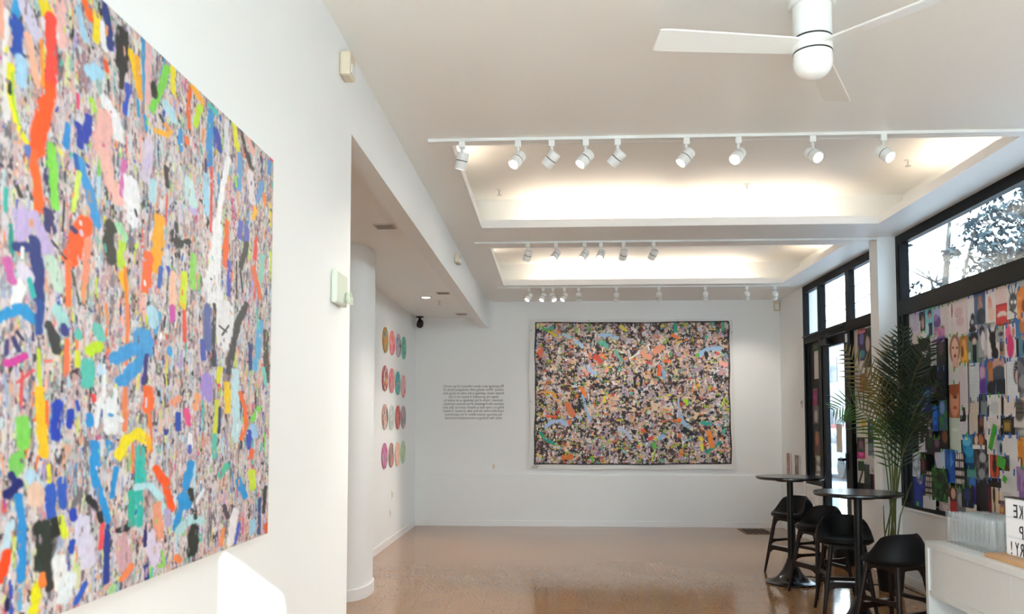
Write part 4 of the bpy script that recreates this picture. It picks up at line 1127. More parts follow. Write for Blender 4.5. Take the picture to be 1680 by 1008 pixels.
# ------------------------------------------------------------------ outdoors
def outdoors():
    tag(MB().box(-20, 60, -25, 90, -.3, -.13).build('street', M['asphalt']), kind='structure')
    tag(MB().box(XR + .2, 6.6, -25, 90, -.12, -.01).build('pavement', M['concrete']), kind='structure')
    tag(MB().box(3.7, 14, .35, .65, -.06, 9.0).build('wall_wing', M['facade']), kind='structure')
    # pale buildings across the street
    def building(x0, x1, y0, y1, h, mat, label, cols, rows):
        r = empty('building', ((x0 + x1) / 2, (y0 + y1) / 2, 0), 0, label, 'building')
        hw, hd_ = (x1 - x0) / 2, (y1 - y0) / 2
        MB().box(-hw, hw, -hd_, hd_, -.06, h).build('facade_wall', mat, r)
        MB().box(-hw - .2, hw + .2, -hd_ - .2, hd_ + .2, h, h + .3).build('parapet', mat, r)
        for i in range(cols):
            for j in range(rows):
                y = -hd_ + (i + .5) * 2 * hd_ / cols
                z = 1.0 + j * 3.0
                MB().box(-hw - .04, -hw + .05, y - .6, y + .6, z, z + 1.5).build('window', M['darkglass'], r)
        return r
    # raised hoarding behind the camera, which keeps the sun off most of the rear glazing
    hb = MB().box(8.4, 12.05, -14.3, -14.0, 5.35, 9.7)
    hb.box(9.0, 9.25, -14.25, -14.05, -.13, 5.35).box(11.4, 11.65, -14.25, -14.05, -.13, 5.35)
    tag(hb.build('wall_hoarding', M['facade']), kind='structure')
    tag(MB().box(-14, XR + 8, -22, YR - .15, -.13, -.02).build('pavement_rear', M['pale_paving']), kind='structure')
    building(17, 25, 38, 52, 6.5, M['facade'], 'low pale building across the street seen through the glass door', 4, 2)
    building(22, 30, 20, 34, 5.0, M['facade'], 'low pale building beyond the trees', 4, 1)
    building(13, 18, 62, 74, 5.5, M['facade2'], 'blue grey building far down the street', 3, 1)
    # parked car
    car = empty('car', (9.2, 25.5, -.06), 0, 'pale blue car parked across the street outside the glass door', 'car')
    prof = [(-2.1, .3), (-2.15, .75), (-1.9, .95), (-1.3, 1.0), (-.75, 1.42), (.7, 1.45), (1.35, 1.02), (1.95, .9), (2.15, .7), (2.1, .3)]
    mb = MB(); n = len(prof)
    mb.poly([(s * .86, y, z) for s in (-1, 1) for y, z in prof], [list(range(n)), list(range(n, 2 * n))] + [(k, (k + 1) % n, n + (k + 1) % n, n + k) for k in range(n)])
    mb.build('car_body', M['carpaint'], car)
    for s in (-1, 1):
        mb = MB().poly([(s * .87, y, z) for y, z in ((-1.15, 1.02), (-.72, 1.34), (.62, 1.37), (1.18, 1.04))], [(0, 1, 2, 3)])
        mb.build('side_window', M['darkglass'], car, recalc=False)
        for y in (-1.3, 1.3):
            MB().lathe([(0, -.1), (.3, -.1), (.33, -.05), (.33, .05), (.3, .1), (0, .1)], 20, Matrix.Translation((s * .78, y, .33)) @ Matrix.Rotation(PI / 2, 4, 'Y')).build('wheel', M['black'], car, smooth=True)
    aw = MB().poly([(12.0, 30, 0), (12.0, 36, 0), (12, 36, 1.5), (12, 30, 1.5), (14, 30, 0), (14, 36, 0), (14, 36, 1.5), (14, 30, 1.5)], [(0, 1, 2, 3), (4, 5, 6, 7), (3, 2, 6, 7), (0, 3, 7, 4), (1, 2, 6, 5)])
    tag(aw.build('container', M['redbrick']), 'dull red container across the street behind the car', 'container')
    for k, (z, y0, y1) in enumerate(((5.2, 20, 60), (5.7, 20, 60), (6.4, 20, 60))):
        p = [(8.5 + .06 * (y - y0), y, z - .6 * math.sin(PI * (y - y0) / (y1 - y0))) for y in np.linspace(y0, y1, 16)]
        tag(MB().tube(p, .015, 5).build('overhead_wire', M['black']), ['lowest', 'middle', 'highest'][k] + ' overhead wire along the street outside the glass door', 'wire', 'wires over the street')
    # street trees outside the near transom
    def tree(cx, cy, base_z, crowns, n, leaf, label):
        r = empty('street_tree', (cx, cy, -.06), 0, label, 'tree', 'trees on the pavement')
        t = MB()
        t.tube([(0, 0, 0), (.03, .05, 1.5), (-.05, .1, 3.2), (.1, 0, 5.2)], [.13, .10, .08, .03], 9)
        for (x, y, z, rx, ry, rz) in crowns:
            t.tube([(0, .05, 2.4), (x * .5, y * .5, (2.4 + z) / 2 + .3), (x, y, z)], [.05, .03, .012], 6)
            for q in range(6):
                a = rng.uniform(0, 2 * PI)
                t.tube([(x * .6, y * .6, z - .3 * rz), (x + rx * .8 * math.cos(a), y + ry * .8 * math.sin(a), z + rng.uniform(-.8, .6) * rz)], [.018, .005], 5)
        t.build('trunk', M['bark'], r, smooth=True)
        V = []
        for (x, y, z, rx, ry, rz) in crowns:
            k = int(n * rx * ry * rz)
            u = rng.normal(size=(k, 3)); u /= np.linalg.norm(u, axis=1)[:, None]
            rad = rng.random(k) ** .45
            cl = rng.integers(0, max(3, k // 16), k)
            cc = rng.normal(size=(k, 3)); cc /= np.linalg.norm(cc, axis=1)[:, None]
            cen = cc[cl] * (rng.random(k)[cl] ** .5)[:, None] * .95 + u * .22 * rad[:, None]
            P = np.stack([x + cen[:, 0] * rx, y + cen[:, 1] * ry, z + cen[:, 2] * rz], 1)
            d = rng.normal(size=(k, 3)); d[:, 2] -= .7; d /= np.linalg.norm(d, axis=1)[:, None]
            s = np.cross(d, rng.normal(size=(k, 3))); s /= np.linalg.norm(s, axis=1)[:, None]
            L = leaf * rng.uniform(.7, 1.3, k)[:, None]
            V.append(np.stack([P, P + d * L * .5 + s * L * .22, P + d * L, P + d * L * .5 - s * L * .22], 1))
        V = np.concatenate(V).reshape(-1, 3)
        me = bpy.data.meshes.new('foliage')
        me.from_pydata(V.tolist(), [], np.arange(len(V)).reshape(-1, 4).tolist())
        me.materials.append(M['tree_leaf'])
        o = bpy.data.objects.new('foliage', me); COL.objects.link(o); o.parent = r
    tree(7.6, 13.4, 0, [(.1, .1, 4.7, 1.0, 1.0, .95), (-.6, -.4, 4.3, .7, .7, .7), (.4, -.9, 5.4, 1.2, 1.0, .9), (.9, .3, 5.2, .8, .9, .8)], 900, .13, 'leafy street tree standing closest to the near window')
    tree(6.9, 14.6, 0, [(-.2, .2, 4.35, .55, .6, .75), (.5, -.2, 5.3, .7, .7, .6)], 420, .13, 'thin street tree with hanging branches beyond the nearest tree')
    tree(11.5, 18.0, 0, [(0, 0, 6.0, 1.8, 1.8, 1.5), (-1.0, .8, 5.2, 1.2, 1.2, 1.2)], 160, .2, 'larger street tree behind the two nearest trees')
outdoors()
# ------------------------------------------------------------------ art
def big_painting():
    a0, a1, z0, z1 = 1.15, 2.786, 1.200, 2.502
    XF = -.98
    c = Canvas(a0, a1, z0, z1, 600, 640, hx('b8aeb0'))
    pal = ['e8dcd8', 'd8c8dc', 'c8d8dc', 'ecc8bc', 'b4a8ac', 'a89ca0', 'c0acb0', '9c9294', 'd0bcbc', 'dcd0d0', '8c8486', 'b8bcb8', 'c8a0a0', 'a4808a', 'e0dee0', 'b8d4dc', 'c8d480', 'e4ac90', 'a4b0cc', 'dcbcb0', '746c72', '94bcb4', '9c8890', 'e8e4ea', 'd8e0a0']
    accent = ['f0e030', 'f88040', '2c98d8', '2c50b8', '80d858', '50c4b4', 'e06090', '34343a', 'f8f8f8', 'b8a0d8', 'b4dcec', 'f4b8a8', 'e85850', 'c8e040', '303c70', 'f0a060']
    P = [np.array(hx(h)) for h in pal]
    A = [np.array(hx(h)) for h in accent]
    first, rest = BIG_STROKES.strip().split('\n')[:8], BIG_STROKES.strip().split('\n')[8:]
    c.patches(P, 40, 46, 17, .60, .70)
    c.strokes('\n'.join(first), grow=1.1, rag=1.6)
    c.patches(P, 34, 46, 17, .63, .72)
    c.patches(A, 60, 34, 10, .69, .77, .03)
    c.patches(P, 40, 22, 8, .64, .72)
    for k in range(900):
        a, z = rng.uniform(a0, a1), rng.uniform(z0, z1)
        sc = 0.62 + 0.38 * (a - a0) / (a1 - a0)
        w = rng.uniform(.003, .010) * sc
        ln = rng.uniform(.004, .05) * sc
        q = P if rng.random() < .45 else A
        c.stroke(q[rng.integers(len(q))], w * 1.3, w, [(a, z - ln), (a + rng.normal(0, .006), z + ln)], rag=1.6, dry=rng.choice([0, .4, .5]))
    # dry scrapes, spatter and flecks under the broad strokes
    c.patches(P, 7, 16, 5, .74, .80, .03)
    c.patches(A, 4, 10, 4, .79, .84, .03)
    c.patches([np.array(hx('2c2a30')), np.array(hx('44404a'))], 3, 12, 7, .74, .79, .04)
    c.strokes('\n'.join(rest), grow=1.2, rag=.8)
    c.patches(P, 2, 16, 5, .78, .82, .03)
    for k in range(500):
        a, z = rng.uniform(a0, a1), rng.uniform(z0, z1)
        w = rng.uniform(.0015, .004)
        q = P if rng.random() < .7 else A
        c.stroke(q[rng.integers(len(q))], w * 1.6, w, [(a, z - rng.uniform(0, .02)), (a + rng.normal(0, .003), z)], rag=1.2)
    c.img *= (1 + .22 * (vnoise(c.nv, c.nu, 5, 4, 2) - .5) + .20 * (vnoise(c.nv, c.nu, 60, 2.2, 2) - .5))[..., None]
    root = empty('painting', (0, 0, 0), 0, 'large abstract canvas of vertical multicoloured brush strokes on the white left wall', 'painting')
    A_, Z_ = np.meshgrid(c.A, c.Z)
    pts = np.stack([np.full_like(A_, XF), A_, Z_], -1)
    grid_object('painted_surface', pts, np.clip(c.img * .86, 0, .9), M['art'], root)
    MB().box(XL + .001, XF - .0008, a0, a1, z0, z1).build('stretched_canvas', M['canvas'], root)

def back_canvas():
    a0, a1, z0, z1 = -.285, 2.690, .936, 3.12
    c = Canvas(a0, a1, z0, z1, 520, 384, hx('141012'))
    P = [np.array(hx(h)) for h in ['e8c8ac', 'dcb898', 'c8a48c', 'f0e4dc', 'e8e0e0', '282024', '1a1618', '3c2c28', 'b49ca8', '8c6c74', 'd8d0d8', 'f0d4bc', '5c3c34', 'c8b8b0', '14181c', 'a87c68', 'dcd8c8']]
    A = [np.array(hx(h)) for h in ['e87838', '60b4a0', 'a0c4e0', 'e0cc48', 'c84c38', 'f0a088', '70a850', 'b890b0', '2c8c80', 'f0a040', '6c88a8', '8c3c40', 'e8a8a0', 'a4b83c']]
    def edge(a, z):
        return min(a - a0, a1 - a, z - z0, z1 - z)
    DK = [P[i] for i in (5, 6, 7, 14, 12)]
    LT = [P[i] for i in (0, 1, 2, 3, 4, 10, 11, 13, 16, 8)]
    c.patches(LT, 40, 24, 28, .55, .63, .08)
    c.patches(A, 22, 20, 24, .70, .77, .06)
    c.patches(DK, 14, 15, 19, .64, .71, .06)
    for k in range(1500):
        a, z = rng.uniform(a0, a1), rng.uniform(z0, z1)
        w = rng.uniform(.011, .040)
        an = rng.normal(1.0, .9)
        ln = rng.uniform(.004, .05)
        u = rng.random()
        q = LT if u < .50 else (DK if u < .70 else A)
        col = q[rng.integers(len(q))]
        if u < .50 and z < 1.5 and rng.random() < .4:
            col = P[[3, 4, 10, 8][rng.integers(4)]]
        if u > .70 and z > 1.9 and rng.random() < .45:
            col = A[[0, 4, 5, 9, 12][rng.integers(5)]]
        c.stroke(col, w, w * .7, [(a - ln * math.cos(an), z - ln * math.sin(an)), (a + ln * math.cos(an), z + ln * math.sin(an))], rag=1.7, dry=rng.choice([0, .4, .48]))
    c.patches(DK, 9, 13, 14, .67, .73, .05)
    c.patches(LT, 9, 13, 14, .69, .75, .05)
    c.patches(A, 10, 13, 14, .76, .80, .05)
    c.strokes(BACK_STROKES, grow=1.2, rag=1.1)
    for k in range(700):
        a, z = rng.uniform(a0, a1), rng.uniform(z0, z1)
        if edge(a, z) < .03:
            continue
        w = rng.uniform(.003, .008)
        q = P if rng.random() < .85 else A
        an = rng.uniform(0, PI)
        ln = rng.uniform(.002, .02)
        c.stroke(q[rng.integers(len(q))], w, w, [(a - ln * math.cos(an), z - ln * math.sin(an)), (a + ln * math.cos(an), z + ln * math.sin(an))], rag=1.1)
    E = np.minimum(np.minimum(c.A[None, :] - a0, a1 - c.A[None, :]), np.minimum(c.Z[:, None] - z0, z1 - c.Z[:, None]))
    m = np.clip((E - .012 + .03 * c.rag) / .02, 0, 1)[..., None]
    c.img = c.img * m + np.array(hx('0c0a0c')) * (1 - m)
    root = empty('painting', (0, 0, 0), 0, 'wide unstretched canvas crowded with small dabs of paint, pinned to the back wall', 'painting')
    U, V = np.meshgrid(np.linspace(0, 1, 520), np.linspace(0, 1, 384))
    def quad(tl, tr_, bl, br):
        X = (tl[0] * (1 - U) + tr_[0] * U) * (1 - V) + (bl[0] * (1 - U) + br[0] * U) * V
        Z = (tl[1] * (1 - U) + tr_[1] * U) * (1 - V) + (bl[1] * (1 - U) + br[1] * U) * V
        return X, Z
    X, Z = quad((-.269, 3.118), (2.684, 3.122), (-.286, .930), (2.690, .948))
    X = X + .006 * np.sin(V * 9) * (U - .5) * 2 + .004 * np.sin(V * 23)
    Z = Z + .006 * np.sin(U * 7 + 1) + .003 * np.sin(U * 19)
    Y = 12.516 + .003 * np.sin(U * 6) * np.sin(V * 4)
    grid_object('painted_area', np.stack([X, Y, Z], -1), np.clip(c.img, 0, .95), M['art'], root)
    # the white cloth itself, with slightly curling edges
    n, mm = 60, 46
    u = np.linspace(0, 1, n); v = np.linspace(0, 1, mm)
    tl, tr_, bl, br = (-.355, 3.165), (2.735, 3.150), (-.358, .870), (2.752, .878)
    mb = MB()
    front, back = [], []
    for j in range(mm):
        for i in range(n):
            x = (tl[0] * (1 - u[i]) + tr_[0] * u[i]) * (1 - v[j]) + (bl[0] * (1 - u[i]) + br[0] * u[i]) * v[j]
            z = (tl[1] * (1 - u[i]) + tr_[1] * u[i]) * (1 - v[j]) + (bl[1] * (1 - u[i]) + br[1] * u[i]) * v[j]
            x += .008 * math.sin(v[j] * 11 + u[i] * 3) * abs(u[i] - .5) * 2
            z += .007 * math.sin(u[i] * 17) * abs(v[j] - .5) * 2
            e = min(u[i], 1 - u[i], v[j], 1 - v[j])
            curl = .012 * math.exp(-(e / .018) ** 2) * (.6 + .4 * math.sin(u[i] * 13 + v[j] * 9))
            front.append(mb.bm.verts.new((x, 12.522 + .003 * math.sin(u[i] * 6) * math.sin(v[j] * 4) - curl, z)))
    for j in range(mm - 1):
        for i in range(n - 1):
            mb.bm.faces.new((front[j * n + i], front[(j + 1) * n + i], front[(j + 1) * n + i + 1], front[j * n + i + 1]))
    mb.build('canvas_cloth', M['canvas'], root, smooth=True)
    sg = MB()
    for k in range(3):
        z = .917 - k * .016
        sg.tube([(-.31 + .012 * i - k * .01, 12.512, z + .008 * math.sin(i * 2.3 + k)) for i in range(9)], .0022, 5)
    sg.build('signature', M['ink'], root)
    for (x, z) in ((-.33, 3.0), (-.34, 1.9), (2.72, 2.95), (.55, 3.145), (1.9, 3.14)):
        MB().lathe([(0, -.004), (.007, -.003), (.007, 0), (0, .001)], 10, Matrix.Translation((x, 12.506, z)) @ Matrix.Rotation(PI / 2, 4, 'X')).build('pin', M['ink'], root)

big_painting()
back_canvas()

# sixteen round painted discs on the alcove wall
DISCS = [  # (y, z, description, base, colours)
    (10.20, 2.624, 'orange and green disc', 'd89838', ['d89838', '58a084', 'c87848', '4c8c94']), (10.63, 2.628, 'coral pink disc', 'e88c8c', ['e87880', 'f4b0a0', 'e85060', 'f0d0d0']),
    (11.06, 2.632, 'pale grey disc with a black edge', 'c0bcc8', ['c8c4d0', '283840', 'd88898', 'a8a8b8']), (11.47, 2.636, 'sea green and blue disc', '7cc0a4', ['78c0a0', '4c98b0', 'a8d8b8', '60a070']),
    (10.19, 2.136, 'crimson and yellow disc with grey', 'c06060', ['c04858', 'e0c060', '485058', 'e8d8d8']), (10.62, 2.130, 'rose and lilac disc', 'dc8c94', ['e08088', 'b0a4c0', 'e8a888', 'c05868']),
    (11.05, 2.114, 'teal disc with pink flecks', '58b0a8', ['50b0a8', '3888a0', '98c8c0', 'd09898']), (11.46, 2.090, 'pale pink disc streaked with red', 'eab4b4', ['ecbcbc', 'd87880', 'f0d0d0', 'c05860']),
    (10.20, 1.650, 'peach grey disc with black left rim', 'd0a898', ['d8b0a0', '303840', 'a8b0b8', 'e89888']), (10.63, 1.648, 'whitish disc scribbled in pale blue', 'd4d8d4', ['d8dcd8', 'a0c0c8', 'c8b8a0', 'b8c8b8']),
    (11.07, 1.650, 'red over black disc', 'c86868', ['d06464', '402c34', 'e0a0a0', 'b04850']), (11.47, 1.653, 'mauve disc with a teal left rim', 'c0a0a8', ['c4a4a8', '38808c', 'd8b4b0', 'a88898']),
    (10.20, 1.160, 'magenta and mint disc', 'c878a0', ['d860a0', '98b8b0', '88a8a0', 'a84880']), (10.63, 1.154, 'multicoloured disc of teal, red and cream', 'c09890', ['c87878', '509090', 'e8d0c0', '584850']),
    (11.055, 1.148, 'pale peach disc', 'ecc0a8', ['f0c4ac', 'e8a090', 'e8d8e0', 'f0b080']), (11.464, 1.164, 'mint green and pink ringed disc', 'b8d8b0', ['a8d8a0', 'e0a0b0', 'd8e8d0', '78b880']),
]
def discs():
    rows = ['top', 'second', 'third', 'bottom']
    cols = ['first', 'second', 'third', 'last']
    for k, (y, z, d, base, cl) in enumerate(DISCS):
        R = .163
        c = Canvas(-R, R, -R, R, 44, 44, hx(base))
        for q in range(90):
            a, b = rng.uniform(-R, R), rng.uniform(-R, R)
            w = rng.uniform(.006, .03)
            col = hx(cl[rng.choice(4, p=[.4, .25, .2, .15])])
            c.stroke(np.array(col), w * .8, w, [(a, b), (a + rng.normal(0, .02), b + rng.normal(0, .04))], rag=1.2)
        if 'black' in d and 'rim' in d or 'teal left rim' in d or 'black edge' in d:
            c.stroke(np.array(hx(cl[1])), .04, .06, [(-R + .02, -.11), (-R, 0), (-R + .02, .11)], rag=.4)
        root = empty('painted_disc', (-2.12, y, z), 0, '%s on the alcove wall, %s in %s row' % (d, cols[k % 4], rows[k // 4]), 'artwork', 'round painted discs on the alcove wall')
        n = 40
        mb = MB().lathe([(0, .001), (R - .003, .001), (R, .004), (R, .012), (R - .004, .0145), (0, .0145)], n, Matrix.Rotation(PI / 2, 4, 'Y'))
        mb.build('disc', plain('disc_rim', base, .4), root, smooth=False)
        # painted face, a polar grid coloured from the brushwork
        rr = np.linspace(0.002, R - .004, 16)
        th = np.linspace(0, 2 * PI, 41)
        RR, TH = np.meshgrid(rr, th)
        yy, zz = RR * np.cos(TH), RR * np.sin(TH)
        iu = np.clip(((-yy + R) / (2 * R) * 43).astype(int), 0, 43)
        iv = np.clip(((R - zz) / (2 * R) * 43).astype(int), 0, 43)
        grid_object('painted_face', np.stack([np.full_like(yy, .0155), yy, zz], -1), c.img[iv, iu], M['print'], root)
discs()

# mirror-reading wall text
LINES = ["My paintings are a direct reflection of my world's", "activity. When dealing with unmitigated doubt of", "human vision, painting is the only art being that", "keeps me grounded. It keeps me in the",
         "moment. I think of my paintings as an outlet to", "express the fragments of my various emotions", "living in a way that is chaotic and true. But also", "controlled within the four sides of canvas. If viewed", "the paintings tactical effects of my experiences", "rather than thinking an unconventional movement"]
def text_mesh(name, body, size, mat, rot, loc, parent=None, align='CENTER', mirror=True, ext=.0008, width=None, bold=0.0):
    cu = bpy.data.curves.new(name, 'FONT')
    cu.body = body
    cu.size = size
    cu.align_x = align
    cu.extrude = ext
    cu.offset = bold
    cu.resolution_u = 2
    tmp = bpy.data.objects.new(name + '_tmp', cu)
    COL.objects.link(tmp)
    bpy.context.view_layer.update()
    me = bpy.data.meshes.new_from_object(tmp.evaluated_get(bpy.context.evaluated_depsgraph_get()))
    bpy.data.objects.remove(tmp)
    n = len(me.vertices)
    co = np.empty(n * 3, np.float32); me.vertices.foreach_get('co', co); co = co.reshape(-1, 3)
    if width:
        w = co[:, 0].max() - co[:, 0].min()
        co[:, 0] *= width / w
    if mirror:
        co[:, 0] *= -1
    me.vertices.foreach_set('co', co.reshape(-1))
    if mirror:
        me.flip_normals()
    me.name = name
    me.materials.clear(); me.materials.append(mat)
    o = bpy.data.objects.new(name, me)
    COL.objects.link(o)
    o.rotation_euler = rot
    o.location = loc
    if parent:
        o.parent = parent
    return o
wt = empty('wall_lettering', (-1.222, YB - .002, 1.9), 0, 'mirror-reading paragraph of small grey lettering on the back wall left of the wide canvas', 'lettering')
WID = [.935, .925, .94, .765, .91, .925, .94, .93, .885, .885]
for k, ln in enumerate(LINES):
    text_mesh('text_line', ln, .060, M['greyink'], (PI / 2, 0, 0), (0, 0, .222 - k * .0545), wt, width=WID[k], bold=-.0004)
# ------------------------------------------------------------------ papers taped to the windows
def draw_paper(ops, w, h):
    nu, nv = max(12, int(w / .0085)), max(14, int(h / .0095))
    U, V = np.meshgrid(np.linspace(0, 1, nu), np.linspace(0, 1, nv))
    ops = ops.split(';')
    img = np.empty((nv, nu, 3)); img[:] = hx(ops[0])
    for op in ops[1:]:
        t = op.split(); k, col = t[0], None
        if k == 'T':
            c = np.array(hx(t[1]))
            for j in range(2, nv - 2, 2):
                r0, r1 = int(nu * .1), int(nu * rng.uniform(.7, .92))
                mk = rng.random(r1 - r0) < .8
                img[j, r0:r1][mk] = img[j, r0:r1][mk] * .45 + c * .55
            continue
        if k == 'N':
            n = vnoise(nv, nu, nv / 5, nu / 4, 3)
            m = np.clip((n - .45) / .15, 0, 1) * min(1, float(t[2]) * 2)
            img = img * (1 - m[..., None]) + np.array(hx(t[1])) * m[..., None]
            continue
        if k == 'W':
            c = np.array(hx(t[1])); rows = int(t[2])
            for r in range(rows):
                v0, v1 = .06 + r * .88 / rows, .06 + (r + .68) * .88 / rows
                j0, j1 = int(v0 * nv), max(int(v0 * nv) + 1, int(v1 * nv))
                for i in range(int(nu * .12), int(nu * .88)):
                    if (i + r) % 4 != 3 and rng.random() < .86:
                        img[j0:j1, i] = c
            continue
        f = [float(x) for x in t[1:-1]]; c = np.array(hx(t[-1]))
        if k == 'R':
            m = ((U >= f[0]) & (U <= f[2]) & (V >= f[1]) & (V <= f[3])).astype(float)
        elif k == 'E':
            m = np.clip((1.12 - np.hypot((U - f[0]) / f[2], (V - f[1]) / f[3])) / .25, 0, 1)
        elif k == 'L':
            a, b = np.array(f[0:2]), np.array(f[2:4]); ab = b - a
            tt = np.clip(((U - a[0]) * ab[0] + (V - a[1]) * ab[1]) / max(1e-9, ab @ ab), 0, 1)
            m = np.clip((f[4] * .6 - np.hypot(U - a[0] - tt * ab[0], V - a[1] - tt * ab[1])) / .04 + .5, 0, 1)
        img = img * (1 - m[..., None]) + c * m[..., None]
    return img

TAPE = {}
def tape(parent, color, x, y, z, w, h, tilt):
    mb = MB().box(-.0004, .0004, -w / 2, w / 2, -h / 2, h / 2)
    o = mb.build('tape_strip', M['tape_' + color], parent)
    o.location = (x, y, z)
    o.rotation_euler = (tilt, 0, 0)
    return o

def papers(text, group, xbase, split=None, tapes=True):
    for k, line in enumerate(text.strip().split('\n')):
        pos, label, ops = line.split('|')
        y0, y1, z0, z1 = map(float, pos.split())
        w, h = y1 - y0, z1 - z0
        x = xbase - .0007 * k
        img = draw_paper(ops, w, h)
        nv, nu = img.shape[:2]
        U, V = np.meshgrid(np.linspace(0, 1, nu), np.linspace(0, 1, nv))
        curl = rng.uniform(.0, .006) * (V ** 2) * (.4 + .6 * np.abs(U - .5) * 2) * (0 if k < 1 else 1)
        tilt = rng.normal(0, .012) if k > 0 else 0
        yy = (.5 - U) * w; zz = (.5 - V) * h
        yr = yy * math.cos(tilt) - zz * math.sin(tilt); zr = yy * math.sin(tilt) + zz * math.cos(tilt)
        P = np.stack([-curl, yr, zr], -1)
        o = grid_object('paper_print', P, img, M['print'])
        o.location = (x, (y0 + y1) / 2, (z0 + z1) / 2)
        tag(o, label, 'paper', group)
        if tapes and k > 0:
            ym = (y0 + y1) / 2
            col = 'green' if (split is None or ym > split) else 'blue'
            if rng.random() < .12:
                col = 'blue' if col == 'green' else 'green'
            for s in ((-.28, .3) if rng.random() < .55 else (rng.uniform(-.2, .2),)):
                tape(o, col, -.0012, s * w, h / 2 - .005, .018, rng.uniform(.03, .055), rng.normal(0, .15))
def backing(y0, y1, z0, z1, dark_right_of, mat_pick, group, label_w, label_d):
    ny = max(1, round((y1 - y0) / .20)); nz = max(1, round((z1 - z0) / .28))
    wy, hz = (y1 - y0) / ny, (z1 - z0) / nz
    for i in range(ny):
        for j in range(nz):
            y, z = y0 + (i + .5) * wy, z0 + (j + .5) * hz
            dark = mat_pick(y, z)
            o = MB().box(-.0004, .0004, -wy / 2 - .004, wy / 2 + .004, -hz / 2 - .004, hz / 2 + .004).build('backing_page', M['black_paper' if dark else 'white_page'])
            o.location = (GX - .0015 - .0009 * ((i + j) % 2), y, z)
            tag(o, label_d if dark else label_w, 'paper', group + (' in black' if dark else ' in white'))
backing(5.06, 8.165, .815, 2.635, 0, lambda y, z: y > 7.25 and z < 2.2, 'backing pages on the near window', 'plain white page behind the pictures on the near window', 'plain black page behind the pictures on the near window')
backing(8.62, 9.64, .815, 2.645, 0, lambda y, z: z < 1.3 or y < 8.9, 'backing pages on the wide sidelight', 'plain white page behind the pictures on the wide sidelight', 'plain black page behind the pictures on the wide sidelight')
backing(10.79, 11.33, .815, 2.645, 0, lambda y, z: True, 'backing pages on the slim sidelight', '', 'plain black page behind the pictures on the slim sidelight')
papers(PAPERS_NEAR, 'papers taped over the near window', GX - .004, split=6.95)
papers(PAPERS_FAR, 'papers taped on the wide door sidelight', GX - .004)
papers(PAPERS_SLIM, 'papers taped on the slim door sidelight', GX - .004)
for (y, z, w, h, t, lb) in ((6.55, 1.465, .06, .21, .42, 'long slanting strip of green tape beside the gold framed print'), (6.44, 1.275, .115, .085, .3, 'wide green tape patch near the right edge of the window'), (6.40, 1.15, .055, .05, .5, 'small green tape square below the wide green patch')):
    o = MB().box(-.0004, .0004, -w / 2, w / 2, -h / 2, h / 2).build('tape_patch', M['tape_green'])
    o.location = (GX - .085, y, z); o.rotation_euler = (t, 0, 0)
    tag(o, lb, 'tape')

# ------------------------------------------------------------------ ceiling fan
def fan():
    cx, cy = 1.155, 3.6
    r = empty('ceiling_fan', (cx, cy, ZC), 0, 'white three-bladed ceiling fan with a rounded opal light', 'ceiling fan')
    z = lambda v: v - ZC
    MB().lathe([(.10, z(3.45)), (.10, z(3.432)), (.094, z(3.425)), (.084, z(3.425))], 40).build('canopy', M['fan_white'], r, smooth=True)
    MB().lathe([(.083, z(3.428)), (.083, z(3.285)), (.080, z(3.278))], 40).build('motor_housing', M['fan_white'], r, smooth=True)
    MB().lathe([(.0805, z(3.283)), (.0835, z(3.281)), (.0835, z(3.276)), (.0805, z(3.274))], 40).build('trim_ring', M['black'], r)
    MB().lathe([(.080, z(3.276)), (.085, z(3.272)), (.085, z(3.222)), (.080, z(3.216))], 40).build('blade_hub', M['fan_white'], r, smooth=True)
    MB().lathe([(.080, z(3.219)), (.0845, z(3.217)), (.0845, z(3.211)), (.080, z(3.209))], 40).build('trim_ring', M['black'], r)
    prof = [(.0835, z(3.211)), (.0835, z(3.17))] + [(.0835 * math.cos(a), z(3.17) - .072 * math.sin(a)) for a in np.linspace(.1, PI / 2, 10)]
    prof[-1] = (0, z(3.098))
    MB().lathe(prof, 40).build('light_dome', M['opal'], r, smooth=True)
    for a in (188, 313, 63):
        t = math.radians(a)
        d = Vector((math.cos(t), math.sin(t), 0)); c = Vector((0, 0, 1)).cross(d)
        pitch = math.radians(14)
        c = c * math.cos(pitch) + Vector((0, 0, 1)) * math.sin(pitch)
        nrm = d.cross(c).normalized()
        mb = MB()
        secs = []
        for s, w in ((.06, .050), (.12, .056), (.4, .064), (.66, .071), (.695, .069), (.705, .064)):
            ring = []
            for q in (-1, -.96, .96, 1):
                for e in ((0,) if abs(q) == 1 else (1, -1)):
                    pass
            ring = [mb.bm.verts.new(d * s + c * w * q + nrm * e * .004 + Vector((0, 0, z(3.247)))) for q, e in ((-1, 0), (-.94, 1), (.94, 1), (1, 0), (.94, -1), (-.94, -1))]
            secs.append(ring)
        for A, B in zip(secs, secs[1:]):
            for k in range(6):
                mb.bm.faces.new((A[k], A[(k + 1) % 6], B[(k + 1) % 6], B[k]))
        mb.bm.faces.new(secs[0]); mb.bm.faces.new(secs[-1][::-1])
        mb.build('fan_blade', M['fan_white'], r)
fan()

